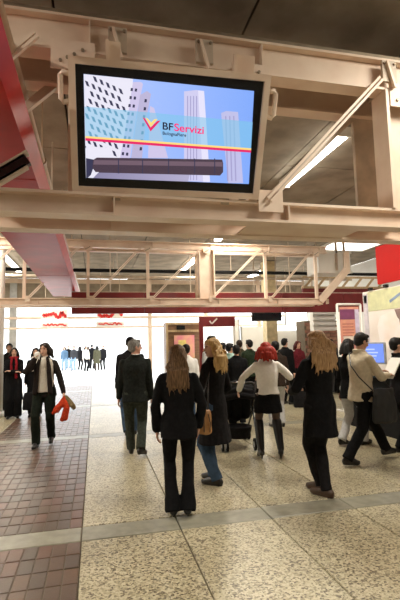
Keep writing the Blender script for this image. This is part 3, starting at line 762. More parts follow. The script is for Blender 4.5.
def person(label, at, facing, H=1.70, top=C_black, top_hem=.80, hem_w=1.0, legs=C_black, leg_style='straight', shoes=M_shoe,
           skinm=S_fair, hair=H_dark, hair_style='short', hair_len=.0, fem=False, feet=None, hands=None, lean=0.0, head=(0, 0, 0),
           lod=0, group=None, heel=0.0, bulk=1.0, skirt=None, tights=None, boots=None, scarf=None, inner=None, hip=(0, 0), elbows=None, open_front=False, collar=None, curl=.5, hair_w=1.0):
    """lod 0 near, 1 middle distance, 2 far"""
    root = empty('person', (at[0], at[1], 0), -rad(facing)); tag(root, label, 'person', group)
    s = H / 1.70
    vox = (.0075, .013, .024)[lod]; cvx = (.0105, .015, .024)[lod]
    S = lambda *v: V(v) * s
    fz = heel
    if feet is None: feet = ((-.10, .0, 0, -8), (.10, .02, 0, 8))
    sw = .158 if fem else .182
    hipz = .905 + fz * .8
    P = S(hip[0], hip[1], hipz)
    Rl = Matrix.Rotation(-rad(lean), 3, 'X')
    def T(v): return P + Rl @ (v - S(0, 0, hipz)) if v.z > hipz * s else V((v.x + P.x, v.y + P.y, v.z))
    # legs
    leg = []
    for sd, f in zip((-1, 1), feet):
        fx, fy, lift, fyaw = f[:4]
        ank = S(fx, fy, .085 + fz + lift)
        hj = P + S(sd * .088, 0, -.01)
        kn, ank2 = ik(hj, ank, .435 * s, .425 * s, V((sd * .12, 1, 0)))
        leg.append((hj, kn, ank2, fyaw, lift))
    sh = [T(S(sd * sw, -.01, 1.362)) for sd in (-1, 1)]
    if hands is None: hands = ((-.235, .03, .80), (.235, .03, .80))
    arm = []
    for i, sd in enumerate((-1, 1)):
        pole = V(elbows[i]) if elbows and elbows[i] else V((sd * .6, -1, -.1))
        el, wr = ik(sh[i], S(*hands[i]), .285 * s, .255 * s, pole)
        arm.append((sh[i], el, wr))
    neck = T(S(0, -.005, 1.47))
    Rh = Rl @ Matrix.Rotation(-rad(head[0]), 3, 'Z') @ Matrix.Rotation(rad(head[1]), 3, 'X') @ Matrix.Rotation(rad(head[2]), 3, 'Y')
    def Hd(x, y, z): return neck + Rh @ S(x, y, z - 1.47)
    er = lambda r: tuple(k * s for k in r)
    # ---- body (one continuous surface)
    bm = bmesh.new()
    ex, ey = V((1, 0, 0)) * s, V((0, 1, 0)) * s
    exT, eyT = ex, Rl @ ey
    tors = [(.83, .12, .085), (.88, .160, .105), (.95, .165, .112), (1.04, .128 if fem else .142, .095), (1.14, .132 if fem else .155, .10), (1.25, .152 if fem else .175, .112), (1.34, .142 if fem else .165, .095), (1.40, .10 if fem else .115, .07), (1.45, .062, .058), (1.49, .052, .054), (1.56, .05, .052)]
    loft(bm, [(T(S(0, .0, z)), exT * a, eyT * b) for z, a, b in tors], 18)
    ellipsoid(bm, Hd(0, -.005, 1.605), er((.074, .093, .093)), Rh); ellipsoid(bm, Hd(0, .035, 1.555), er((.056, .058, .072)), Rh)
    ellipsoid(bm, Hd(0, .058, 1.505), er((.032, .03, .022)), Rh)
    capsule(bm, Hd(0, .088, 1.60), Hd(0, .112, 1.562), .009 * s, .015 * s, 8)
    ellipsoid(bm, Hd(0, .082, 1.63), er((.05, .014, .012)), Rh)
    for sd in (-1, 1): ellipsoid(bm, Hd(sd * .078, -.005, 1.575), er((.012, .02, .032)), Rh, 8)
    for i, sd in enumerate((-1, 1)):
        a, b, c = arm[i]
        chain(bm, [a, a.lerp(b, .5), b, b.lerp(c, .35), c], [.040 * s, .040 * s, .036 * s, .036 * s, .026 * s])
        d = (c - b).normalized()
        side = V((0, 1, 0)) - d * d.y if abs(d.y) < .9 else V((-sd, 0, 0)) - d * (-sd * d.x)
        side.normalize(); palmn = d.cross(side).normalized()
        inn = V((-sd, 0, 0))
        if palmn.dot(inn) < 0: palmn = -palmn
        pc = c + d * .05 * s
        loft(bm, [(c - d * .01 * s, side * .024 * s, palmn * .018 * s), (c + d * .03 * s, side * .038 * s, palmn * .017 * s), (c + d * .085 * s, side * .042 * s, palmn * .014 * s), (c + d * .095 * s, side * .036 * s, palmn * .010 * s)], 10)
        if lod < 2:
            for k, (o_, ln) in enumerate(((.032, .072), (.011, .08), (-.011, .075), (-.032, .058))):
                b0 = c + d * .085 * s + side * o_ * s
                d1 = (d + palmn * curl * .6 + side * o_ * 2).normalized(); d2 = (d + palmn * curl * 1.8).normalized()
                p1 = b0 + d1 * ln * .5 * s; p2 = p1 + d2 * ln * .5 * s
                chain(bm, [b0, p1, p2], [.0092 * s, .0085 * s, .007 * s], 8)
            b0 = c + d * .03 * s + side * .034 * s
            p1 = b0 + (d * .7 + side * .7 + palmn * .25).normalized() * .04 * s; p2 = p1 + (d + side * .15 + palmn * .4).normalized() * .03 * s
            chain(bm, [b0, p1, p2], [.0115 * s, .010 * s, .008 * s], 8)
        # store hand frame
        arm[i] = (a, b, c, d, side, palmn)
    for hj, kn, an, fyaw, lift in leg:
        lf = s if skirt else s * .78
        chain(bm, [hj, hj.lerp(kn, .5), kn, kn.lerp(an, .32) - V((0, .012 * s if skirt else 0, 0)), an], [.088 * lf, .072 * lf, .052 * lf, .053 * lf, .034 * lf])
        fd = Matrix.Rotation(-rad(fyaw), 3, 'Z') @ V((0, 1, 0))
        drop = .06 + lift * .7 + fz * .85
        capsule(bm, an + V((0, 0, -.04)) * s - fd * .03 * s, an + fd * .13 * s - V((0, 0, drop)) * s, .032 * s, .026 * s)
    soft('body', bm, skinm, root, vox, 2)
    # ---- face
    if lod < 2:
        for sd in (-1, 1):
            bm = bmesh.new(); ellipsoid(bm, Hd(sd * .031, .083, 1.606), er((.012, .009, .007)), Rh, 8); mesh_obj('eye', bm, M_eye, root, True)
            bm = bmesh.new(); capsule(bm, Hd(sd * .016, .094, 1.628), Hd(sd * .046, .084, 1.630), .004 * s, .003 * s, 6); mesh_obj('eyebrow', bm, hair if hair else M_eye, root, True)
        bm = bmesh.new(); ellipsoid(bm, Hd(0, .090, 1.535), er((.022, .009, .007)), Rh, 8); mesh_obj('mouth', bm, M_lip, root, True)
    # ---- hair
    if hair:
        bm = bmesh.new()
        ellipsoid(bm, Hd(0, -.018, 1.617), er((.086, .097, .094)), Rh, 16)
        if hair_style == 'short':
            ellipsoid(bm, Hd(0, -.045, 1.575), er((.076, .062, .07)), Rh)
            ellipsoid(bm, Hd(0, .045, 1.672), er((.062, .045, .032)), Rh)
        else:
            for sd in (-1, 1):
                ellipsoid(bm, Hd(sd * .036, .028, 1.650), er((.045, .052, .042)), Rh)
                ellipsoid(bm, Hd(sd * .078, -.005, 1.57), er((.022, .052, .075)), Rh)
            if hair_style == 'bob':
                ellipsoid(bm, Hd(0, -.045, 1.56), er((.118 * hair_w, .085 * hair_w, .105)), Rh)
                for k in range(26):
                    a = math.pi * (1.02 + .96 * k / 25) ; r = random.uniform(.9, 1.1)
                    r *= hair_w; p = Hd(.105 * r * math.cos(a), -.02 + .10 * r * math.sin(a), 1.56 - random.uniform(-.02, .06))
                    q = Hd(.125 * r * math.cos(a), -.02 + .12 * r * math.sin(a), 1.47 - random.uniform(0, .04))
                    capsule(bm, p, q, .022 * s, .010 * s, 6)
            else:
                L = hair_len
                secs = []
                for t in (0, .25, .5, .75, 1):
                    z = 1.62 - t * (L + .05)
                    c = Hd(0, -.055 - .03 * t, z) if t < .3 else neck + Rl @ S(0, -.075 - .035 * min(t * 2, 1), z - 1.47)
                    w = hair_w * (.086 + .036 * math.sin(min(t * 1.3, 1) * math.pi * .6) - .10 * max(0, t - .65))
                    secs.append((c, exT * w, eyT * (.06 - .022 * t)))
                loft(bm, secs, 16)
                for k in range(34):
                    x = random.uniform(-.11, .11) * hair_w; zz = 1.60 - random.random() * .15
                    pts = [Hd(x * .75, -.075 - .03 * (1 - (x / .15) ** 2), zz)]
                    ll = L * random.uniform(.84, 1.0) * (1 - .35 * (x / .15) ** 2); wv = random.uniform(0, 6)
                    for t in (.3, .6, .85, 1.0):
                        pts.append(neck + Rl @ S(x * (1 + .25 * t) + .012 * math.sin(wv + t * 7), -.105 - .02 * (1 - (x / .16) ** 2), zz - t * ll - 1.47))
                    chain(bm, pts, [.014 * s, .015 * s, .013 * s, .010 * s, .004 * s], 6)
        soft('hair', bm, hair, root, (.008, .012, .022)[lod], 1, ('hair', .004 * s))
    # ---- trousers or skirt
    def legpieces(bm, rs, stop=1.0):
        for hj, kn, an, fyaw, lift in leg:
            an2 = kn.lerp(an, stop)
            r = [k * s * bulk for k in rs]; m2 = kn.lerp(an2, .5)
            chain(bm, [hj, hj.lerp(kn, .5), kn, m2], r[:4])
            d_ = (an2 - m2).normalized(); u_ = V((1, 0, 0)); v_ = d_.cross(u_).normalized(); u_ = v_.cross(d_)
            loft(bm, [(m2, u_ * r[3], v_ * r[3]), (m2.lerp(an2, .6), u_ * (r[3] * .4 + r[4] * .6), v_ * (r[3] * .4 + r[4] * .6)), (an2, u_ * r[4], v_ * r[4] * 1.12)], 16)
    def hips(bm, k=1.0, z0=.82):
        loft(bm, [(S(0, 0, z) + V((P.x, P.y, 0)), ex * a * k, ey * b * k) for z, a, b in ((z0, .10, .09), (z0 + .05, .15, .11), (.87, .178, .122), (.94, .166, .116), (.99, .135, .10))], 18)
    if skirt:
        bm = bmesh.new(); loft(bm, [(S(0, .01, z) + V((P.x, P.y, 0)), ex * a, ey * b) for z, a, b in ((skirt[1], .215, .165), (.72, .205, .155), (.87, .188, .135), (.97, .175, .125), (1.03, .15, .112))], 20)
        soft('skirt', bm, skirt[0], root, cvx, 2, ('fold', .008))
        bm = bmesh.new(); legpieces(bm, (.092, .076, .056, .057, .040)); soft('tights', bm, tights, root, cvx, 2)
    else:
        rs = {'straight': (.105, .092, .074, .070, .068), 'flare': (.100, .083, .062, .068, .082), 'slim': (.098, .082, .066, .062, .056), 'wide': (.112, .105, .096, .098, .102)}[leg_style]
        bm = bmesh.new(); legpieces(bm, rs, 1.07 if leg_style != 'flare' else 1.14); hips(bm, 1.0, .76)
        soft('trousers', bm, legs, root, cvx, 2, ('fold', .009))
    # ---- shoes
    for hj, kn, an, fyaw, lift in leg:
        bm = bmesh.new(); fd = Matrix.Rotation(-rad(fyaw), 3, 'Z') @ V((0, 1, 0)); sdv = fd.cross(V((0, 0, 1)))
        up = V((0, 0, 1)); gz = an.z - (.085 + fz + lift) * s          # ground under this foot
        tl = .14 if lift < .03 else .12
        toe = an + fd * tl * s; toe.z = gz + (.032 + lift * .25) * s
        hl = an - fd * .045 * s; hl.z = gz + (.04 + fz + lift) * s
        mid = an + fd * .06 * s; mid.z = (toe.z + hl.z) / 2 + .014 * s
        chain(bm, [hl, mid, toe], [.041 * s, .043 * s, .034 * s])
        capsule(bm, toe, toe + fd * .03 * s, .034 * s, .025 * s)
        capsule(bm, hl, an, .041 * s, .042 * s)
        if fz > .01: 
            capsule(bm, hl, V((hl.x, hl.y, gz + .012 * s + lift * s)), .022 * s, .010 * s)
        else:
            loft(bm, [(hl - up * .036 * s - fd * .03 * s, sdv * .02 * s, up * .008 * s), (hl - up * .034 * s, sdv * .036 * s, up * .010 * s), (mid - up * .045 * s, sdv * .036 * s, up * .010 * s), (toe - up * .024 * s, sdv * .04 * s, up * .010 * s), (toe - up * .018 * s + fd * .05 * s, sdv * .015 * s, up * .008 * s)], 10)
        if boots: 
            chain(bm, [an, kn.lerp(an, .35), kn.lerp(an, .06)], [.052 * s, .070 * s, .074 * s])
        soft('boot' if boots else 'shoe', bm, boots or shoes, root, (.008, .012, .024)[lod], 2)
    # ---- inner top
    if inner:
        bm = bmesh.new(); loft(bm, [(T(S(0, .012, z)), exT * a * bulk, eyT * b * bulk) for z, a, b in ((.88, .165, .128), (1.0, .155, .125), (1.14, .15, .122), (1.25, .162, .132), (1.34, .155, .118), (1.42, .115, .088), (1.46, .066, .066))], 18)
        soft('shirt', bm, inner, root, cvx, 2, ('fold', .005))
    # ---- jacket, coat or jumper
    bm = bmesh.new(); q = 1.0
    body_secs = [(1.04, .150 if fem else .170, .122), (1.14, .158 if fem else .182, .126), (1.25, .176 if fem else .200, .136), (1.33, .184 if fem else .210, .122), (1.385, .160 if fem else .188, .098), (1.425, .112 if fem else .13, .08), (1.455, .082, .072), (1.475, .066, .066)]
    low = [(top_hem, (.185 + (.92 - top_hem) * .10) * hem_w, (.138 + (.92 - top_hem) * .12) * hem_w)]
    if top_hem < .7: low.append((.72, .192 * hem_w, .148 * hem_w))
    if top_hem < .9: low.append((.90, .186, .136))
    secs = [(z, a, b) for z, a, b in low + body_secs if z >= top_hem]
    off = .018 if not inner else -.02
    loft(bm, [(T(S(0, (0 if not inner else off), z)), exT * a * bulk, eyT * b * bulk * (1 if not inner else .93)) for z, a, b in secs], 20)
    for i in range(2):
        a, b, c = arm[i][:3]; d = arm[i][3]
        chain(bm, [a - V((0, 0, .006 * s)), a.lerp(b, .5), b, b.lerp(c, .5), c - d * .01 * s], [.058 * s * bulk, .060 * s * bulk, .053 * s * bulk, .049 * s * bulk, .043 * s * bulk])
    tb = T(S(0, -.01, 1.46))
    for k in range(12):          # stand collar
        a = 2 * math.pi * k / 12; a2 = 2 * math.pi * (k + 1) / 12
        if math.sin(a) > .75: continue
        capsule(bm, tb + exT * .066 * math.cos(a) + eyT * .07 * math.sin(a), tb + exT * .066 * math.cos(a2) + eyT * .07 * math.sin(a2) + V((0, 0, .004)), .019 * s, .019 * s, 6)
    t_o = soft('coat' if top_hem < .7 else 'jacket', bm, top, root, cvx, 5, ('fold', .010))
    if inner:                     # open fronts either side of the shirt
        for sd in (-1, 1):
            bm = bmesh.new()
            pts = [T(S(sd * x, y, z)) for x, y, z in ((.06, .085, 1.45), (.085, .125, 1.34), (.10, .145, 1.22), (.11, .140, 1.08), (.125, .15, max(top_hem, .88)))]
            chain(bm, pts, [.022 * s, .034 * s, .04 * s, .04 * s, .045 * s]); soft('lapel', bm, top, root, cvx, 2, ('fold', .006))
    if collar:
        bm = bmesh.new()
        for k in range(10):
            a = 2 * math.pi * k / 10; a2 = 2 * math.pi * (k + 1) / 10
            capsule(bm, tb + V((0, 0, .012 * s)) + exT * .06 * math.cos(a) + eyT * .066 * math.sin(a), tb + V((0, 0, .012 * s)) + exT * .06 * math.cos(a2) + eyT * .066 * math.sin(a2), .013 * s, .013 * s, 6)
        soft('collar', bm, collar, root, cvx, 1)
    if scarf:
        bm = bmesh.new()
        for k in range(12):
            a = 2 * math.pi * k / 12; a2 = 2 * math.pi * (k + 1) / 12
            capsule(bm, tb + exT * .085 * math.cos(a) + eyT * .09 * math.sin(a), tb + exT * .085 * math.cos(a2) + eyT * .09 * math.sin(a2), .028 * s, .028 * s, 8)
        for sd, zl in ((-1, .98), (1, 1.14)): chain(bm, [T(S(sd * .045, .09, 1.44)), T(S(sd * .062, .135, 1.30)), T(S(sd * .05, .142, 1.18)), T(S(sd * .055, .145, zl))], [.03 * s, .03 * s, .03 * s, .034 * s])
        soft('scarf', bm, scarf, root, cvx, 2, ('fold', .008))
    wr = [root.location + Matrix.Rotation(-rad(facing), 3, 'Z') @ (arm[i][2] + arm[i][3] * .08 * s) for i in (0, 1)]
    return root, wr

G = lambda px, py: atz(px, py, 0)
# 1 woman in black, back to the camera
g = G(178, 517)
p1, _ = person('brown haired woman in black jacket and flared trousers seen from behind, nearest the camera', (g.x + .03, g.y + .03), 8, 1.63, C_black, .76, .96, C_black, 'flare', hair=H_brown, hair_style='long', hair_len=.30, fem=True,
       feet=((-.075, 0, 0, -6), (.075, .0, 0, 6)), hands=((-.225, .07, .84), (.21, .08, .85)), head=(6, 0, 0), heel=.02, elbows=((-1, -.6, 0), (1, -.6, 0)), hair_w=.92)
# 2 blonde woman in a long black coat, face turned left
g = G(217, 484)
p2, _ = person('blonde woman in long black coat and jeans, face turned left, beside the nearest woman', (g.x, g.y + .05), -38, 1.70, C_black2, .47, 1.0, C_jeans, 'straight', hair=H_blonde, hair_style='long', hair_len=.22, fem=True,
       feet=((-.07, -.06, 0, -14), (.06, .08, 0, 4)), hands=((-.16, .18, .98), (.19, .14, .92)), head=(-64, -4, 0), skinm=S_fair)
# 3 man in dark suit
g = G(136, 455)
p3, _ = person('grey haired man in a dark suit walking away, looking right', (g.x, g.y), 4, 1.73, C_suit, .78, 1.05, C_suit2, 'straight', hair=H_grey, hair_style='short',
       feet=((-.07, .16, 0, -4), (.07, -.14, .05, 30)), hands=((-.25, .08, .80), (.24, -.02, .80)), head=(72, 0, 0), skinm=S_pink, collar=C_white)
g = G(127, 437)
person('dark haired person in dark jacket and blue jeans walking just beyond the suited man', (g.x + .08, g.y + .1), 0, 1.80, C_black2, .80, 1.0, C_jeans, 'straight', hair=H_dark, feet=((-.08, -.16, .04, 0), (.08, .16, 0, 0)), lod=1)
# 4 red haired woman
g = G(270, 458)
p4, h4 = person('red haired woman in white jacket, black miniskirt and black knee boots', (g.x, g.y), 12, 1.64, C_white, .93, 1.0, fem=True, hair=H_red, hair_style='bob', skirt=(C_black, .66), tights=M_tights, boots=M_leather, heel=.05,
       feet=((-.13, -.02, 0, -6), (.16, -.03, .0, 14)), hands=((-.40, .22, .98), (.36, .32, 1.18)), head=(8, 4, 0), elbows=((-1, -.3, -.3), (1, -.2, -1)), hair_w=1.28)
# 5 woman with long honey hair, walking away
g = G(321, 496)
p5, _ = person('woman with long wavy honey blonde hair in a black knee length coat, walking away', (g.x + .01, g.y + .0), -10, 1.75, C_black, .60, .93, C_black2, 'slim', shoes=M_shoeb, hair=H_honey, hair_style='long', hair_w=1.22, hair_len=.28, fem=True,
       feet=((.08, .12, .0, -14), (.03, -.04, .0, -20)), hands=((-.14, .26, 1.04), (.06, .28, 1.06)), head=(4, 0, 0), hip=(.045, .02))
# 6 man in beige jacket
g = G(370, 462)
p6, h6 = person('black haired man in beige jacket striding to the right while reading a paper', (g.x - .06, g.y), 84, 1.74, C_beige, .80, 1.02, C_black, 'straight', hair=H_dark, skinm=S_tan,
       feet=((-.06, .42, 0, -4), (.07, -.33, .03, 4)), hands=((-.08, .36, 1.16), (.12, .34, 1.13)), head=(0, -14, 0), lean=3, hip=(0, -.02), curl=.8)
# 7 woman behind him
g = G(348, 449)
person('black haired woman in black jacket and light grey trousers behind the man in beige', (g.x + .22, g.y + .2), 70, 1.66, C_black, .74, 1.0, C_lgrey, 'straight', hair=H_dark, hair_style='bob', fem=True, skinm=S_tan, shoes=M_shoe,
       feet=((-.07, -.18, .03, 0), (.07, .18, 0, 0)), head=(10, -8, 0), lod=0)
# 8 woman walking towards the camera
g = G(44, 445)
p8, h8 = person('woman in open dark jacket and cream top walking this way, hand raised to her face', (g.x, g.y), 186, 1.72, cloth('brown_black', (.022, .016, .014)), .80, 1.0, cloth('green_black', (.010, .014, .009)), 'straight', hair=H_dbrown, hair_style='bob', fem=True, inner=C_cream, collar=C_cream, skinm=S_fair,
       feet=((-.09, -.16, .04, -4), (.09, .16, 0, 4)), hands=((-.33, .10, .86), (.11, .22, 1.44)), head=(14, -4, 0), elbows=((-1, -.6, 0), (.7, .2, -1)))
# 9 woman with red scarf
g = G(13, 418)
person('woman in long black coat with red scarf and folded arms beside the round column', (g.x, g.y), 172, 1.66, C_black, .42, 1.0, C_black, 'wide', hair=H_dark, hair_style='bob', fem=True, scarf=C_red, hands=((.06, .22, 1.14), (-.04, .25, 1.12)), elbows=((-1, -.2, -.6), (1, -.2, -.6)), lod=1, skinm=S_fair)
g = G(8, 411)
person('dark haired man in black standing behind the woman with the red scarf', (g.x, g.y), 175, 1.78, C_black2, .78, 1.0, C_black, 'wide', hair=H_dark, lod=1)
g = G(35, 416)
person('dark haired person half hidden behind the woman in the open jacket', (g.x, g.y), 180, 1.64, C_black, .72, 1.05, C_black, 'straight', hair=H_dark, hair_style='bob', scarf=C_white, lod=1, fem=True)
# middle crowd: (foot px, depth, facing, height, jacket, legs, hair, style, label)
def mid(px, Y, facing, H, top, legs, hair, style, lab, **k):
    p = aty(px, 347, Y)
    return person(lab, (p.x, Y), facing, H, top, k.pop('hem', .8), 1.0, legs, 'straight', hair=hair, hair_style=style, lod=1, group='people queueing at the far counters', **k)
mid(186, 8.6, 8, 1.64, C_white, C_jeans, H_dark, 'short', 'dark haired person in a white jacket between the two nearest women')
mid(212, 8.9, 150, 1.80, C_lgrey, C_jeans, H_dbrown, 'short', 'tall dark haired man in pale top behind the blonde woman')
mid(223, 10.6, 40, 1.66, C_black2, C_black, H_dark, 'short', 'person in black with dark hair at the left end of the queue')
mid(230, 9.6, 70, 1.64, C_mint, C_dgrey, H_dark, 'short', 'person in a mint green jacket in the queue', skinm=S_tan)
mid(239.5, 11.4, 20, 1.72, C_olive, C_black, H_dbrown, 'short', 'person in an olive jacket in the queue behind the stroller')
mid(249, 10.7, -20, 1.72, C_green, C_black, H_dark, 'short', 'person in dark green in the queue, left of the red haired woman')
mid(236, 8.7, 10, 1.60, C_black, C_black, H_dark, 'short', 'person in black close behind the stroller', hem=.62)
mid(275, 8.3, 8, 1.66, C_brown, C_lgrey, H_dark, 'short', 'dark haired person right behind the red haired woman')
mid(285, 11.2, 60, 1.74, C_black, C_black, H_dark, 'short', 'man in black with a pale face beside the woman in dark red')
mid(298, 11.8, 170, 1.66, C_dred, C_black, hairm('dark_auburn', (.10, .012, .012), (.04, .006, .006)), 'bob', 'woman in a dark red jacket with dark red hair by the far partition', fem=True)
mid(331, 13.0, 190, 1.70, C_dgrey, C_black, H_dark, 'short', 'person in grey seen past the long haired woman near the brick pier')
# woman at the right edge behind the desk
person('dark haired person in black standing by the desk at the right edge', (aty(397, 347, 5.75).x, 5.75), 100, 1.66, C_black2, .72, 1.0, C_black, 'straight', hair=H_dark, hair_style='short', lod=1, fem=True, hands=((-.10, .32, 1.08), (.20, .30, 1.10)))
# far group on the plaza
farp = [(64.5, 33.5, 190, C_blue, C_jeansp, 1.70), (68.5, 36.5, 160, C_black, C_jeansp, 1.78), (73.8, 33.0, 200, C_dgrey, C_jeansp, 1.74), (80, 34.0, 30, C_black2, C_black, 1.70), (86, 31.5, 150, C_cream, C_black, 1.70),
        (92, 34.8, 20, C_black, C_black, 1.82), (97, 31.8, 350, C_olive, C_brown, 1.70), (103, 32.6, 200, C_black2, C_black, 1.74), (88.5, 36.0, 90, C_lgrey, C_black, 1.66)]
labs = ['person in blue jacket at the left end of the distant group on the plaza', 'tall person in black with pale jeans in the distant group', 'person in grey with pale jeans, third from left in the distant group', 'person in black standing alone between the halves of the distant group',
        'person in a cream top and black trousers in front of the distant group', 'tallest person in black in the distant group', 'person in an olive coat in the distant group', 'person in black at the right end of the distant group', 'person in light grey in the middle of the distant group']
for (px, Y, fcg, tp, lg, hh), lb in zip(farp, labs):
    p = aty(px, 347, Y)
    person(lb, (p.x, Y), fcg, hh, tp, .8 if tp is not C_olive else .5, 1.0, lg, 'straight', hair=H_dark, hair_style='bob' if fcg % 20 else 'short', lod=2, group='distant people on the plaza')

# ------------------------------------------------------------------ carried things
def bag(name, label, cat, loc, rz, dims, m, strap=None, quilt=False):
    e = empty(name, loc, rz); tag(e, label, cat)
    w, d, h = dims; bm = bmesh.new()
    loft(bm, [(V((0, 0, z * h)), V((w * a / 2, 0, 0)), V((0, d * b / 2, 0))) for z, a, b in ((0, .95, .7), (.08, 1.05, 1.0), (.5, 1.05, 1.05), (.85, .95, .8), (1.0, .85, .4))], 20)
    soft('pouch', bm, m, e, .009, 2, ('fold', .010))
    if quilt:
        bm = bmesh.new()
        for a in (-.35, 0, .35): tube(bm, [(a * w, -d * .56, h * .12), (a * w * 1.1, -d * .6, h * .5), (a * w * .8, -d * .46, h * .85)], .006, 6)
        mesh_obj('seam', bm, M_shoeb, e)
    if strap:
        bm = bmesh.new(); tube(bm, [V(p) - V(loc) if rz == 0 else Matrix.Rotation(-rz, 3, 'Z') @ (V(p) - V(loc)) for p in strap], .009, 8); mesh_obj('strap', bm, M_leather, e, True)
    return e
M_tanbag = mat('tan_leather', (.48, .25, .09), .5, scale=14, col2=(.34, .16, .05), bump=.3, bscale=30)
b0 = aty(204, 434, 4.72)
sh2 = aty(207, 372, 4.95)
bag('handbag', 'tan leather handbag hanging between the two nearest women', 'handbag', (b0.x, 4.72, b0.z), rad(-10), (.17, .11, .25), M_tanbag, [(b0.x - .04, 4.72, b0.z + .22), (b0.x + .03, 4.80, b0.z + .42), (sh2.x + .02, 4.92, sh2.z), (b0.x + .08, 4.82, b0.z + .42), (b0.x + .05, 4.72, b0.z + .22)], True)
# beige man's shoulder bag
def on6(x, y, z): return p6.location + Matrix.Rotation(-rad(84), 3, 'Z') @ V((x, y, z))
bl_ = on6(.30, .10, .56)
bag('shoulder_bag', 'large black shoulder bag worn by the man in the beige jacket', 'shoulder bag', bl_, rad(6), (.36, .14, .44), mat('black_nylon', (.010, .010, .011), .6, scale=20),
    [on6(*q) for q in ((.29, -.06, .98), (.17, -.17, 1.15), (.02, -.175, 1.30), (-.08, -.11, 1.45), (-.09, .0, 1.50), (-.06, .10, 1.45), (.04, .17, 1.28), (.18, .18, 1.12), (.29, .24, .98))])
# paper he reads
mid6 = (h6[0] + h6[1]) / 2
e = empty('paper', mid6 + V((.04, 0, .02)), 0); tag(e, 'sheets of white paper held by the man in the beige jacket', 'paper')
for k in range(2):
    bm = bmesh.new(); nx = 6
    for i in range(nx):
        a0 = -.10 + .28 * i / nx; a1 = -.10 + .28 * (i + 1) / nx; f = lambda t: .02 * math.sin(t * 9)
        box0 = [(f(a0) + a0 * .45 + k * .012, -.13, a0), (f(a1) + a1 * .45 + k * .012, -.13, a1), (f(a1) + a1 * .45 + k * .012, .11, a1), (f(a0) + a0 * .45 + k * .012, .11, a0)]
        quad(bm, box0)
    bmesh.ops.remove_doubles(bm, verts=bm.verts[:], dist=1e-5); bmesh.ops.solidify(bm, geom=bm.faces[:], thickness=.002)
    mesh_obj('sheet', bm, M_white, e)
# red and tan cloths held by the walking woman
hh = h8[0]
e = empty('folded_scarf', hh + V((0, -.02, -.30)), 0); tag(e, 'orange red scarf with tan gloves dangling from the walking woman\'s hand', 'scarf')
bm = bmesh.new(); chain(bm, [(0, 0, .30), (-.05, -.01, .20), (-.13, -.02, .10), (-.17, -.02, .06)], [.035, .05, .06, .035]); chain(bm, [(.0, 0, .27), (.04, -.02, .12), (.0, -.01, -.03), (-.04, -.01, -.06)], [.035, .055, .06, .04])
soft('cloth', bm, cloth('orange_red', (.62, .06, .02), var=.2), e, .01, 2, ('fold', .014))
bm = bmesh.new(); chain(bm, [(.02, 0, .30), (.08, 0, .22), (.15, .01, .12)], [.04, .05, .04]); chain(bm, [(.06, .0, .25), (.10, -.03, .16)], [.04, .035]); soft('glove', bm, cloth('tan_glove', (.25, .18, .09)), e, .01, 2, ('fold', .010))
e = empty('tissue', h8[1] + V((.0, -.03, -.02)), 0); tag(e, 'white tissue held to the face by the walking woman', 'tissue')
bm = bmesh.new(); ellipsoid(bm, (0, 0, .01), (.05, .03, .06)); capsule(bm, (0, 0, .0), (.03, -.01, -.06), .03, .01); soft('crumpled_sheet', bm, M_white, e, .008, 1, ('fold', .015))
bag('handbag', 'dark handbag hanging at the walking woman\'s hip', 'handbag', (p8.location.x - .25, p8.location.y + .10, .58), rad(0), (.22, .09, .30), C_black2)
bag('travel_bag', 'black bag at the feet of the woman in dark red', 'bag', (p1.location.x + 4.25, 10.55, 0), 0, (.36, .25, .5), C_black2)

# ------------------------------------------------------------------ stroller
st = empty('stroller', (2.22, 7.0, 0), rad(-8)); tag(st, 'black baby stroller pushed by the red haired woman', 'stroller')
for sx in (-1, 1):
    bm = bmesh.new(); tube(bm, [(sx * .24, -.30, 1.0), (sx * .25, -.22, .80), (sx * .26, .10, .45), (sx * .24, .48, .12)], .016, 8); mesh_obj('side_tube', bm, M_black, st, True)
    bm = bmesh.new(); tube(bm, [(sx * .25, -.06, .62), (sx * .26, -.34, .12)], .016, 8); mesh_obj('rear_tube', bm, M_black, st, True)
    for yy in (.48, -.34):
        for dx in (-.035, .035):
            bm = bmesh.new(); cyl(bm, (sx * .25 + dx - .015, yy, .09), (sx * .25 + dx + .015, yy, .09), .09, 18)
            w_ = mesh_obj('wheel', bm, M_blackm, st); bm = bmesh.new(); cyl(bm, (sx * .25 + dx - .018, yy, .09), (sx * .25 + dx + .018, yy, .09), .045, 12); mesh_obj('hub', bm, M_grey, w_)
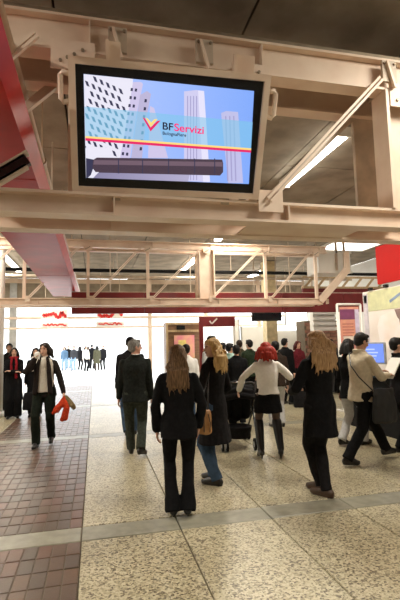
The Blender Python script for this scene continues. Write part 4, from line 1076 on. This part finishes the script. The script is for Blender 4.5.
bm = bmesh.new(); tube(bm, [(-.24, -.30, 1.0), (-.20, -.34, 1.02), (.20, -.34, 1.02), (.24, -.30, 1.0)], .02, 8); mesh_obj('handle', bm, M_black, st, True)
bm = bmesh.new(); chain(bm, [(-.15, -.16, .80), (-.15, .02, .50), (-.15, .34, .48)], [.07, .09, .07]); chain(bm, [(.15, -.16, .80), (.15, .02, .50), (.15, .34, .48)], [.07, .09, .07]); chain(bm, [(0, -.16, .82), (0, .02, .48), (0, .34, .47)], [.08, .10, .08]); chain(bm, [(0, .34, .47), (0, .42, .22)], [.1, .05])
soft('seat', bm, C_black, st, .012, 2, ('fold', .006))
bm = bmesh.new()
for k in range(7):
    a = rad(20 + 20 * k); 
    chain(bm, [(-.22, -.05 - .28 * math.cos(a), .72 + .22 * math.sin(a)), (0, -.05 - .30 * math.cos(a), .75 + .25 * math.sin(a)), (.22, -.05 - .28 * math.cos(a), .72 + .22 * math.sin(a))], [.045, .05, .045], 8)
soft('hood', bm, C_black2, st, .012, 2)
bm = bmesh.new(); loft(bm, [(V((0, -.12, z)), V((a, 0, 0)), V((0, b, 0))) for z, a, b in ((.16, .17, .18), (.28, .21, .22), (.34, .22, .24))], 16); soft('basket', bm, C_black2, st, .012, 1)

# ------------------------------------------------------------------ bake the soft surfaces
bpy.context.view_layer.update()
dg = bpy.context.evaluated_depsgraph_get()
done = []
for o, folds in BAKE: done.append(bpy.data.meshes.new_from_object(o.evaluated_get(dg)))
for (o, folds), me in zip(BAKE, done):
    old = o.data; o.modifiers.clear(); o.data = me; bpy.data.meshes.remove(old)
    if not me.materials: pass
    for p in me.polygons: p.use_smooth = True
    if folds:
        kind, amp = folds
        sd = random.uniform(0, 50)
        f = V((9, 9, 5)) if kind == 'fold' else V((55, 55, 4.5))
        vs = me.vertices
        nrm = [v.normal.copy() for v in vs]
        for v, n in zip(vs, nrm):
            c = v.co
            d = noise.noise(V((c.x * f.x + sd, c.y * f.y, c.z * f.z)))
            if kind == 'fold': d += .5 * noise.noise(V((c.x * 20, c.y * 20 + sd, c.z * 13)))
            v.co = c + n * (d * amp)
